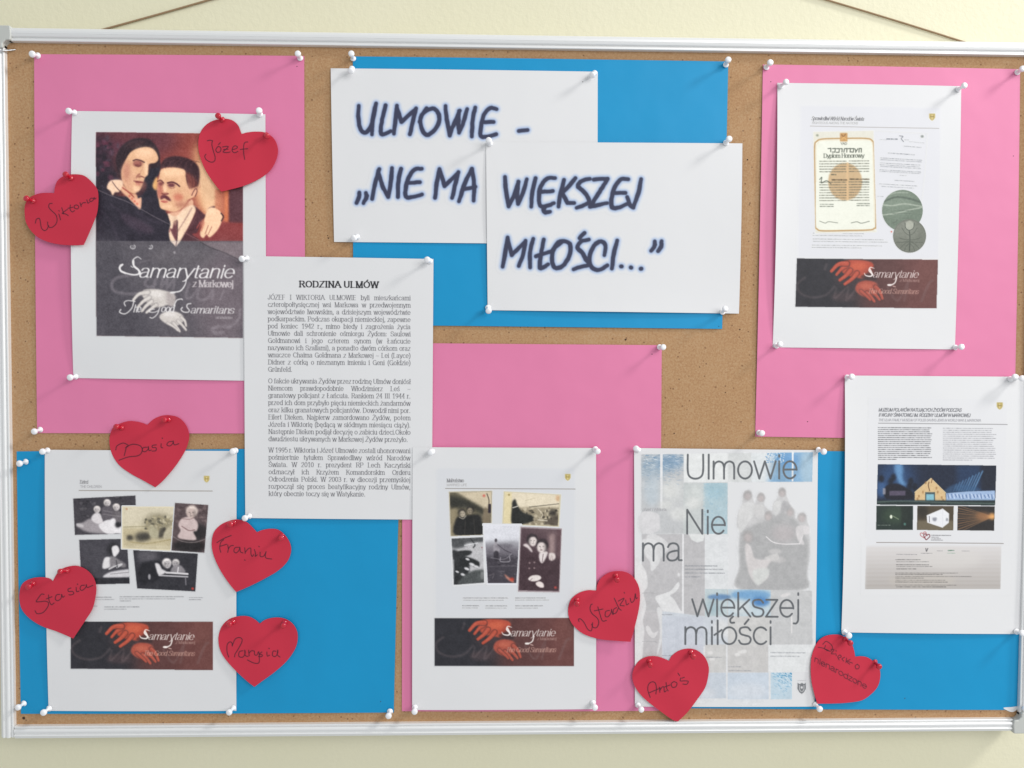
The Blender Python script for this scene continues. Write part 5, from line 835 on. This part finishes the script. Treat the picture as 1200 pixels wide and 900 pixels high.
c.poly(U3([(240, 720), (340, 710), (330, 770), (270, 820), (240, 780)]), (196, 204, 202), 1, .9); c.line(U3([(325, 500), (370, 535), (440, 548), (545, 546)]), 1.3, (210, 214, 215), .9); c.line(U3([(545, 546), (565, 490)]), 1.8, (208, 211, 212), .8); c.blob(908, 646, 8, 3, (186, 190, 190), .8); c.blob(912, 656, 9, 3.5, (188, 191, 191), .6); c.poly(U3([(310, 640), (390, 610), (410, 640), (380, 660)]), (196, 200, 199), .6, .8); c.blob(918, 625, 14, 10, (182, 178, 180), .5)
# lower panels
R([(826, 690), (951, 692), (952, 755), (826, 755)], (184, 190, 191)); c.setclip([(826, 690), (903, 691), (903, 722), (826, 722)]); R([(820, 690), (852, 690), (852, 722), (820, 722)], (178, 196, 200)); R([(853, 688), (903, 688), (903, 724), (853, 724)], (180, 200, 208)); c.blob(843, 699.5, 14, 3.4, (84, 124, 168), .85); c.blob(880, 697, 24, 6, (104, 154, 196), .9); c.blob(891, 705, 11, 5.5, (66, 120, 178), .9); c.blob(836, 712, 8, 8, (140, 170, 180), .6); c.blob(868, 712, 12, 8, (196, 208, 210), .8)
c.setclip(None); R([(776, 716), (826, 722), (853, 722), (853, 755), (776, 760)], (188, 199, 206), .4); R([(776, 722), (824, 722), (824, 786), (776, 786)], (187, 197, 206), .6); c.blob(845, 735, 10, 10, (204, 210, 210), .8); c.blob(856, 742, 8, 8, (210, 216, 216), .7); R([(853, 722), (903, 722), (903, 755), (853, 755)], (190, 195, 194), .4); c.line([(927.5, 718), (927.5, 741)], 1.6, (208, 212, 212), .9, sm=False); c.blob(920, 697, 6, 2, (210, 213, 213), .8, .3, -15)
R([(826, 755), (850.5, 755), (850.5, 788), (826, 788)], (190, 195, 194), .3); R([(852.5, 755), (900, 755), (900, 788), (852.5, 788)], (188, 192, 191), .3); R([(752, 788), (850.5, 788), (850.5, 818), (752, 818)], (186, 199, 208), .3); R([(852.5, 788), (900.5, 788), (900.5, 819), (852.5, 819)], (186, 201, 212), .3); c.blob(875, 810, 24, 10, (198, 209, 216), .8); c.blob(800, 812, 40, 8, (198, 207, 212), .8)
for x, y in ((832, 765), (834, 772), (868, 764), (872, 763), (864, 767)): c.blob(x, y, 3.4, 2.0, (210, 215, 214), .85, .3)
R([(901, 756), (951, 756), (950.5, 787), (901, 787)], (208, 216, 217), .2); c.setclip([(903, 788), (928, 788), (928, 819), (903, 819)]); R([(900, 785), (930, 785), (930, 822), (900, 822)], (178, 202, 214))
for i in range(170):
    x, y = 904+rng.random()*24, 788+rng.random()*30*rng.random()
    c.line([(x, y), (x+1.4, y+.9)], .9, [(60, 134, 176), (206, 222, 228), (90, 150, 186)][i % 3], .8*(x-896)/32*(1-(y-788)/44))
c.setclip(None)
K = (150, 154, 158)
for i, (s, x0, x1, y) in enumerate([("Józef i Wiktoria", 753, 781, 598.6)]): text(c, s, x0, x1, y, 3.2, K, w=1.1)
for i, (a, b, y) in enumerate([(803, 840, 663), (803, 847, 667), (803, 849, 671.4), (803, 821, 675.8), (903, 943, 764.6), (903, 936, 768.8), (853.5, 868, 781), (853.5, 880, 785.6), (776, 787, 720), (776, 806, 768), (828, 845, 770)]): c.greek(a, b, y, 1.5, (134, 140, 146), .55 if i > 3 else .75, i+600, .006)
# crest
c.poly([(934.5, 800), (937, 801.5), (939.5, 800), (942, 801.5), (944, 800), (944.3, 807), (942, 811), (939.4, 813), (936.6, 811), (934.3, 807)], (104, 110, 114), .25, .95, False); c.line([(936.8, 803), (937, 808), (939.4, 810.4), (941.8, 808), (942, 803)], .9, (196, 202, 204), .8); c.blob(939.4, 805.4, 1.3, 1.5, (210, 216, 218), .9, .2); c.greek(935, 944, 797.4, .8, (150, 154, 158), .6, 2)
INK = (92, 98, 102)
text(c, "Ulmowie", 802.6, 935.4, 561, 28.2, INK, w=.57, y1=560.6, blur=.12); text(c, "Nie", 802, 851.5, 625.3, 28, INK, w=.57, y1=625.6, blur=.12); text(c, "ma", 750.8, 799.6, 656.8, 28.4, INK, w=.57, blur=.12); text(c, "większej", 810.2, 938.4, 722, 27.8, INK, w=.57, y1=722.8, blur=.12); text(c, "miłości", 800.4, 906.2, 754.6, 27.8, INK, w=.57, y1=754.8, blur=.12)
c.noise(1.5, 9, 21); c.noise(5, 9, 22)
c.build('poster_print', s_post)
# ------------------------------------------------------------------ red paper hearts
RED = (190, 48, 74); RBASE = np.array([0.56, 0.030, 0.060])
HEARTS = []
def stack(px, py, below=1e9):
    hs = [s.hit(px, py) for s in SHEETS]; return max([h for h in hs if h is not None]+[0.0])
class Heart:
    def __init__(s, ox, oy, notch, right, tip, left, pins, lift, label, writing=None, w=7.6, word=None):
        Zf = lambda L: np.array([(ox+x/7.5, oy+y/7.5) for x, y in L])
        r = smooth(Zf([notch]+right+[tip]), 5); l = smooth(Zf([tip]+left+[notch]), 5)
        out = np.vstack([r, l[1:-1]]); s.tip = Zf([tip])[0]; s.n = Zf([notch])[0]; s.pm = np.mean([p[0] for p in pins], 0)
        c = 0.62*s.n+0.38*s.tip; s.c = c; s.lift = lift; s.ax = (s.tip-s.pm)/np.linalg.norm(s.tip-s.pm); s.len = np.linalg.norm(s.tip-s.pm)
        s.h0 = 0.0; m = 0
        for f in (0.0, 0.3, 0.6, 0.85, 1.0):
            for q in out[::4]:
                p = c+(q-c)*f; m = max(m, stack(*p)-float(s.hh(p[0], p[1])))
        s.h0 = m+0.0005
        rings = 12; n = len(out); fr = np.linspace(0, 1, rings+1)[1:]
        px = np.concatenate([[c[0]], (c[0]+(out[:, 0]-c[0])*fr[:, None]).ravel()]); py = np.concatenate([[c[1]], (c[1]+(out[:, 1]-c[1])*fr[:, None]).ravel()])
        V = s.at(px, py); F_ = [(0, 1+(i+1) % n, 1+i) for i in range(n)]
        F_ += [(1+k*n+i, 1+k*n+(i+1) % n, 1+(k+1)*n+(i+1) % n, 1+(k+1)*n+i) for k in range(rings-1) for i in range(n)]
        s.o = mesh_np('paper_heart', V, F_, M_red); sd = s.o.modifiers.new('thickness', 'SOLIDIFY'); sd.thickness = 0.00028; sd.offset = -1; es = s.o.modifiers.new('crisp_edges', 'EDGE_SPLIT'); es.split_angle = 0.6
        if (Vector(s.o.data.polygons[0].normal)).y > 0: s.o.data.flip_normals()
        tag(s.o, label, 'paper heart', 'red paper hearts with names'); HEARTS.append((out, s))
        if writing:
            a, b = out.min(0), out.max(0); cv = Canvas(a[0], a[1], b[0], b[1], s=2.2, paper=RED).zoom(ox, oy, 7.5)
            ink = (70, 8, 34)
            for L in writing.split(';'):
                L = L.strip(); P_ = [tuple(float(v) for v in q.split(',')) for q in L.split()]
                if len(P_) == 1: P_ = [P_[0], (P_[0][0]+4, P_[0][1]+5)]
                cv.line(P_, w, ink, .93)
            if word:
                for (t, x0, x1, y0, y1, sz) in word: text(cv, t, x0, x1, y0, sz, ink, y1=y1, w=w*7/sz, slant=.15, al=.86, jitter=.05)
            s.ink(cv)
    def hh(s, px, py):
        d = (px-s.pm[0])*s.ax[0]+(py-s.pm[1])*s.ax[1]; e = (px-s.pm[0])*-s.ax[1]+(py-s.pm[1])*s.ax[0]
        t = np.clip(d/s.len, 0, 1.1); return s.h0+s.lift*t**1.7+0.0012*(e/45.0)**2*t+0.0004*np.sin(e*.09+d*.05)
    def at(s, px, py, eps=0.0):
        W = P(px, py, s.h0+s.lift*.4); W[..., 1] = -s.hh(px, py)-eps; return W
    def ink(s, cv):
        global WHITE
        o = cv.build('handwriting', None, 0.0, fn=lambda a, b, e: s.at(a, b, 0.00006)); o.parent = s.o
        # the print colours are relative to white paper: bring them to the red of the heart
        at = o.data.color_attributes['ink']; n = len(o.data.vertices); a = np.empty(n*4, np.float32); at.data.foreach_get('color', a); a = a.reshape(-1, 4)
        base = np.array([WHITE*0.985, WHITE, WHITE*0.998]); a[:, :3] = a[:, :3]/base*RBASE; at.data.foreach_set('color', a.ravel())
HP = {}
def heart(key, *a, **k):
    HP[key] = a[6]; Heart(*a, **k)
heart('w', 0, 180, (470, 345), [(475, 290), (500, 230), (560, 190), (640, 178), (730, 190), (800, 245), (850, 310), (862, 380), (860, 480), (845, 560), (800, 680)], (745, 805), [(640, 808), (500, 795), (380, 760), (290, 700), (225, 610), (208, 520), (215, 440), (260, 380), (340, 348), (420, 342)], [((39, 235.5), (30, 232.3)), ((83.3, 208.7), (76.3, 204))], .004, 'red paper heart at the left edge of the couple portrait, reaching over onto the cork', "305,610 315,575 340,568 350,600 360,650 385,675 410,665 425,630;415,600 420,635 445,650 480,630 500,590 490,540 450,500 425,470 430,440 455,435;515,530 525,560 530,582;540,475 560,530;590,490 555,515 545,525 575,530 600,545;615,450 615,490 635,512 655,500;595,480 640,470;655,480 650,460 670,450 690,465 680,485 655,480;700,430 712,465;710,455 725,432 750,430;760,405 770,435 785,425;820,395 800,390 785,405 795,420 815,410 825,385 830,400 842,390;515,500")
heart('j', 220, 120, (470, 275), [(520, 260), (600, 252), (680, 262), (750, 310), (785, 380), (788, 460), (750, 560), (690, 630), (590, 695), (470, 745)], (300, 787), [(240, 720), (160, 600), (110, 480), (92, 380), (105, 270), (160, 190), (240, 150), (320, 140), (390, 155), (440, 200)], [((260.7, 140.2), (255, 135.3)), ((312, 158.2), (313.5, 160))], .0035, 'red paper heart over the top right corner of the couple portrait', "170,335 190,330 215,335;215,335 210,370 225,430 240,480 235,515 205,525 165,505 150,475 160,455;262,388 245,415 260,438 285,430 290,402 270,385 255,395;268,368 285,352;305,390 340,385 355,390 330,415 310,435 345,440 372,435;312,413 355,410;390,415 425,405 435,390 415,380 395,395 390,425 410,442 440,430;525,345 500,350 490,380 490,440 500,500;460,412 525,405")
heart('b', 110, 470, (465, 210), [(520, 160), (590, 130), (660, 125), (740, 145), (800, 200), (832, 270), (835, 340), (800, 440), (720, 570), (620, 690)], (545, 757), [(440, 700), (320, 635), (220, 560), (155, 460), (132, 350), (150, 260), (190, 215), (290, 178), (370, 180), (430, 195)], [((142.7, 501.3), (135.3, 500)), ((197.3, 492), (192, 492.2))], .0025, 'red paper heart between the left pink sheet and the page of children photos', "190,430 200,395 250,370 285,380 300,395 275,412;285,400 265,480;290,398 340,380 400,390 425,420 415,460 380,482 300,492 220,520;470,405 435,410 425,435 450,445 475,425 480,400 485,435 505,430;548,385 515,390 515,408 545,410 545,435 512,440;590,375 590,405 605,412;597,325;685,355 655,360 640,385 665,395 690,375 695,350 705,385 745,375")
heart('s', 10, 640, (385, 310), [(410, 260), (450, 210), (520, 182), (600, 176), (680, 210), (740, 270), (768, 350), (765, 440), (740, 550), (680, 650)], (575, 808), [(430, 750), (300, 705), (190, 640), (115, 560), (88, 470), (95, 380), (130, 320), (200, 285), (280, 275), (350, 285)], [((38.7, 684), (33.3, 688)), ((79.3, 668.7), (69, 670))], .003, 'red paper heart in the lower left, over the left edge of the children photo page', "310,425 285,425 250,470 240,490 275,490 320,485 350,500 340,540 300,585 250,595 230,570;350,430 355,480 375,515 400,500;330,465 380,445;450,425 420,430 410,465 430,480 460,460 465,425 475,450 490,440;545,370 520,380 525,400 560,400 570,420 545,430 528,428;590,365 595,400 615,398;600,335;665,345 635,350 625,380 645,390 675,365 680,340 690,365 740,345")
heart('f', 230, 590, (530, 255), [(580, 235), (650, 225), (720, 235), (785, 290), (825, 360), (830, 430), (800, 510), (720, 590), (600, 660), (480, 720)], (355, 775), [(290, 700), (210, 580), (155, 460), (135, 360), (150, 260), (210, 190), (300, 150), (370, 143), (440, 165), (490, 210)], [((274, 612.7), (269.5, 614.8)), ((330, 628), (329.2, 631))], .003, 'red paper heart just below the lower left corner of the typed page', "215,430 205,390 215,340 240,320;180,345 220,320 260,300 305,283;205,378 265,360;275,365 280,400 275,430;280,400 300,375 325,370;375,385 340,390 330,420 350,435 375,412 382,385 388,425 410,435;425,390 430,440;430,430 455,400 478,395 480,440 490,465 505,450;510,405 520,440 518,465 535,452;548,378;560,430 562,465 590,465 610,430;612,425 605,460 615,482 662,490;425,495")
heart('m', 240, 700, (480, 235), [(530, 200), (610, 182), (690, 188), (760, 225), (805, 290), (815, 370), (790, 460), (720, 560), (620, 650), (510, 730)], (440, 782), [(370, 730), (270, 640), (180, 540), (130, 450), (118, 350), (145, 260), (210, 195), (300, 168), (380, 170), (440, 200)], [((273.3, 728.7), (268.3, 732)), ((333.3, 730), (332, 733.4))], .003, 'red paper heart on the lower left blue sheet, right of the banner with two hands', "210,525 195,480 195,420 215,395 235,400 240,430;240,425 265,370 300,355 325,368 322,400 290,460 265,500 262,525;335,470 303,480 300,520 335,525 355,490 350,465 355,510 380,520;385,465 390,515;390,490 410,470 435,472;435,475 440,505 460,505 470,480;475,478 480,530 475,575 430,575 375,550;502,480 480,500 505,505 500,520 472,520;545,480 550,515 570,508;562,448;625,475 600,475 595,510 620,520 640,490 640,465 637,505 660,525")
heart('l', 650, 650, (368, 318), [(375, 270), (410, 210), (480, 160), (570, 147), (650, 165), (710, 220), (745, 300), (750, 400), (735, 500), (700, 640)], (665, 762), [(540, 755), (400, 742), (260, 700), (170, 630), (125, 550), (122, 460), (150, 390), (210, 340), (290, 315)], [((676.2, 703), (676.3, 708)), ((721.7, 674.7), (723.4, 680.2))], .003, 'red paper heart bridging the bottom centre photo page and the pale poster', "215,590 210,570 230,568 260,600 290,655 320,670 330,640 335,600;325,612 340,640 370,640 388,600 375,560 330,520 312,480 318,445 332,435;380,460 400,530 415,575 430,585 455,578;350,495 425,478;482,490 450,500 445,540 470,545 495,510 500,480 508,522 520,520;545,465 520,480 515,515 540,510 560,470;525,385 565,470 585,488;560,410 610,385 590,420 575,445 612,450;625,400 632,440 652,430;612,335;665,385 675,420 700,400 710,345 716,385 728,380")
heart('a', 730, 740, (408, 262), [(430, 220), (490, 175), (570, 155), (650, 168), (720, 225), (755, 310), (750, 400), (720, 500), (640, 610), (560, 710)], (480, 787), [(430, 770), (330, 700), (200, 600), (120, 510), (85, 420), (95, 340), (140, 265), (210, 225), (290, 220), (360, 240)], [((760.7, 774.7), (762.5, 780)), ((809.6, 764.5), (812.7, 770))], .003, 'red paper heart over the lower left corner of the pale poster, touching the frame', "240,580 220,520 225,470 255,445 285,455 295,500 290,550;232,540 330,498;320,490 325,535;325,520 345,490 360,490 365,530 382,520;380,450 385,500 398,522;362,490 415,470;448,440 425,460 435,490 465,485 475,455 450,440;510,410 505,435 545,435 575,440 560,465 528,462;540,405 520,412;485,368 500,390")
heart('d', 930, 720, (545, 375), [(600, 372), (660, 385), (720, 430), (760, 480), (765, 560), (740, 640), (680, 705), (600, 755), (480, 772), (340, 778)], (205, 780), [(180, 700), (155, 580), (150, 450), (165, 350), (210, 250), (280, 195), (380, 180), (450, 200), (510, 255), (535, 320)], [((990.7, 748.4), (997, 754)), ((1025, 775.4), (1030.7, 781.8))], .003, 'red paper heart with two handwritten lines, right of the pale poster', "260,265 290,240 330,265 345,295 330,325 290,318;285,275 275,305 300,315;218,290 265,300 320,325;330,310 358,312 335,345 362,350;372,345 378,365;395,385 420,375 410,358 390,375 402,402;450,378 428,392 442,412;468,385 462,425;500,398 470,415 495,440;480,415 520,430;565,440 545,455 552,480 575,478 580,455 562,442;375,320", 6.5, [("nienarodzone", 180, 645, 412, 660, 52)])
# ------------------------------------------------------------------ push pins
def lathe(name, prof, mat, n=20):
    V = []; Fq = []
    for r, z in prof:
        for k in range(n): a = 2*math.pi*k/n; V.append((r*math.cos(a), r*math.sin(a), z))
    for i in range(len(prof)-1):
        for k in range(n): Fq.append((i*n+k, i*n+(k+1) % n, (i+1)*n+(k+1) % n, (i+1)*n+k))
    Fq += [tuple(range(n))[::-1], tuple(range((len(prof)-1)*n, len(prof)*n))]
    me = bpy.data.meshes.new(name); me.from_pydata([(a/1000, b/1000, c_/1000) for a, b, c_ in V], [], Fq); me.update()
    me.polygons.foreach_set('use_smooth', [True]*len(me.polygons)); me.materials.append(mat); return me
PR = [(1.2, 0.0), (3.0, 0.05), (3.35, 0.35), (3.35, 0.8), (3.0, 1.2), (2.1, 1.9), (1.75, 3.2), (1.7, 4.8), (1.95, 6.6), (2.5, 7.8), (3.2, 8.5), (3.55, 9.2), (3.6, 10.2), (3.35, 11.2), (2.7, 11.9), (1.6, 12.2), (0.5, 12.3)]
me_w = lathe('pin_handle', PR, M_pinw); me_r = lathe('pin_handle_red', [(r*.93, z*.95) for r, z in PR], M_pinr); me_n = lathe('pin_needle', [(0.08, -9.0), (0.5, -7.5), (0.5, 0.3)], M_steel, 8)
def pin(base, head, colour, label):
    bx, by = base; h = stack(bx, by)
    for out, ht in HEARTS:
        p = out; n = len(p); ins = False
        for i in range(n):
            (xa, ya), (xb, yb) = p[i], p[(i+1) % n]
            if (ya > by) != (yb > by) and bx < xa+(by-ya)*(xb-xa)/(yb-ya): ins = not ins
        if ins: h = max(h, float(ht.hh(bx, by)))
    dz = rng.random()*0.0009; b = P(bx, by, h+0.0002+dz); t = P(head[0], head[1], h+0.0104+dz); ax = Vector(t-b)
    r = empty('push_pin', tuple(b)); r.rotation_mode = 'QUATERNION'; r.rotation_quaternion = ax.to_track_quat('Z', 'Y')
    hd = bpy.data.objects.new('handle', me_w if colour == 'w' else me_r); link(hd, r); nd = bpy.data.objects.new('needle', me_n); link(nd, r)
    hd.rotation_euler.z = rng.random()*6; hd.scale = (0.97+rng.random()*.06,)*2+(0.96+rng.random()*.07,)
    tag(r, label, 'push pin', 'white push pins' if colour == 'w' else 'red push pins')
W_ = 'white push pin '
for b, h, l in [
 ((44.7, 65.3), (37.3, 63.3), 'at the top left corner of the left pink sheet'), ((352, 68.5), (348.9, 62.7), 'at the top right corner of the left pink sheet'), ((47.7, 503.3), (40, 505.7), 'at the bottom left corner of the left pink sheet'),
 ((87.6, 132), (80, 130), 'at the top left corner of the couple portrait page'), ((304.6, 134), (303.6, 129.3), 'at the top right corner of the couple portrait page'), ((89, 441.3), (81.7, 442.4), 'at the bottom left corner of the couple portrait page'),
 ((289.6, 302.6), (282.8, 303.4), 'at the top left corner of the typed page'), ((504, 306.2), (500.6, 304.4), 'at the top right corner of the typed page'), ((292.4, 604.7), (287, 607.3), 'at the bottom left corner of the typed page'),
 ((30.7, 541), (22.3, 543.4), 'at the top left corner of the lower left blue sheet'), ((56, 527.7), (49.7, 529.2), 'at the top left corner of the children photo page'), ((276, 528), (272.7, 529), 'at the top right corner of the children photo page'),
 ((28.5, 824), (20.7, 829.3), 'at the bottom left corner of the lower left blue sheet'), ((58, 830), (51.1, 835), 'at the bottom left corner of the children photo page'), ((274, 829.3), (268.3, 835), 'at the bottom right corner of the children photo page'), ((457.2, 833.3), (455.3, 839), 'at the bottom right corner of the lower left blue sheet'),
 ((414, 69), (411.6, 62.6), 'at the top left corner of the top centre blue sheet'), ((412.6, 80.6), (411, 83.6), 'at the top left corner of the upper headline paper'), ((697, 85.6), (693.6, 88.4), 'at the top right corner of the upper headline paper'), ((418.6, 277.5), (414.2, 279.3), 'at the bottom left corner of the upper headline paper'),
 ((574.4, 168.4), (572.6, 164.4), 'at the top left corner of the lower headline paper'), ((850.6, 167.6), (854.6, 162.6), 'at the top right corner of the lower headline paper'), ((572, 360.2), (572.6, 364.6), 'at the bottom left corner of the lower headline paper'), ((846.4, 366), (850.2, 361.4), 'at the bottom right corner of the lower headline paper'),
 ((850.5, 76.3), (853.4, 70), 'at the top right corner of the top centre blue sheet'), ((897.8, 79.3), (902.7, 73.2), 'at the top left corner of the right pink sheet'), ((1191.8, 85), (1198.2, 80.6), 'at the top right corner of the right pink sheet'), ((889.2, 507), (893, 507.6), 'at the bottom left corner of the right pink sheet'), ((1190.5, 442), (1198, 443.4), 'at the right edge of the right pink sheet, above the museum page'),
 ((914.6, 101), (921.6, 95.8), 'at the top left corner of the diploma page'), ((1122.4, 105), (1130.8, 99.8), 'at the top right corner of the diploma page'), ((909.6, 405.4), (914.4, 403.2), 'at the bottom left corner of the diploma page'), ((1119.4, 407.2), (1127.2, 406.5), 'at the bottom right corner of the diploma page'),
 ((992.6, 442.4), (998.6, 441.4), 'at the top left corner of the museum page'), ((1183.8, 444.2), (1189.8, 441.4), 'at the top right corner of the museum page'), ((989.4, 740.8), (995, 745), 'at the bottom left corner of the museum page'), ((1191, 740), (1198.4, 742), 'at the bottom right corner of the museum page'),
 ((747.8, 527.4), (745, 525.4), 'at the top left corner of the pale poster'), ((958.5, 527), (965.8, 529.4), 'at the top right corner of the pale poster'), ((747.6, 826), (751.6, 831.6), 'at the bottom left corner of the pale poster'), ((955.4, 824.8), (961.2, 831.6), 'at the bottom right corner of the pale poster'),
 ((772.7, 406.7), (777.2, 406.9), 'at the top right corner of the centre pink sheet'), ((506.4, 529), (504.6, 530.2), 'at the top left corner of the brown photo page'), ((697.5, 526), (700.4, 529), 'at the top right corner of the brown photo page'), ((486.2, 828.6), (485.8, 834), 'at the bottom left corner of the brown photo page'), ((694.8, 823.4), (697.2, 829.2), 'at the bottom right corner of the brown photo page'),
 ((1196.2, 828), (1202, 831), 'at the bottom right end of the lower right blue sheet')]:
    pin(b, h, 'w', W_+l)
for k, l in (('w', 'heart left of the couple portrait'), ('j', 'heart on the corner of the couple portrait'), ('b', 'heart above the children photo page'), ('s', 'heart at the left of the children photos'), ('f', 'heart below the typed page'), ('m', 'heart on the lower left blue sheet'), ('l', 'heart left of the pale poster'), ('a', 'heart at the bottom of the pale poster'), ('d', 'heart right of the pale poster')):
    for (b, h), side in zip(HP[k], ('left', 'right')): pin(b, h, 'r', 'red push pin, %s one on the %s' % (side, l))
# nail across the left rail, torn scrap at the lower right
a_, b_ = P(17.2, 58.4, 0.0), P(-4, 60.2, 0.0118)
nl = tube('bare_nail', [a_+(a_-b_)*.25, a_, (a_+b_)/2, b_], 0.0009, M_steel, None, 10)
tag(nl, 'thin bare metal nail slanting out of the cork over the top left of the frame', 'nail')
sp = smooth([(1176, 829.5), (1181, 833), (1186, 834.4), (1190.5, 832.6), (1193.5, 828), (1186, 828.6)], 4, True)
V = P(sp[:, 0], sp[:, 1], 0.0012); cc = V.mean(0); V2 = V.copy(); V2[:, 1] += .0003; n_ = len(V)
Fc = [tuple(range(n_))[::-1], tuple(range(n_, 2*n_))]+[(i, (i+1) % n_, n_+(i+1) % n_, n_+i) for i in range(n_)]
tag(mesh_np('paper_scrap', np.vstack([V, V2]), Fc, M_paper, None, smooth=False), 'small torn scrap of white paper under the bottom edge of the right blue sheet', 'paper scrap')
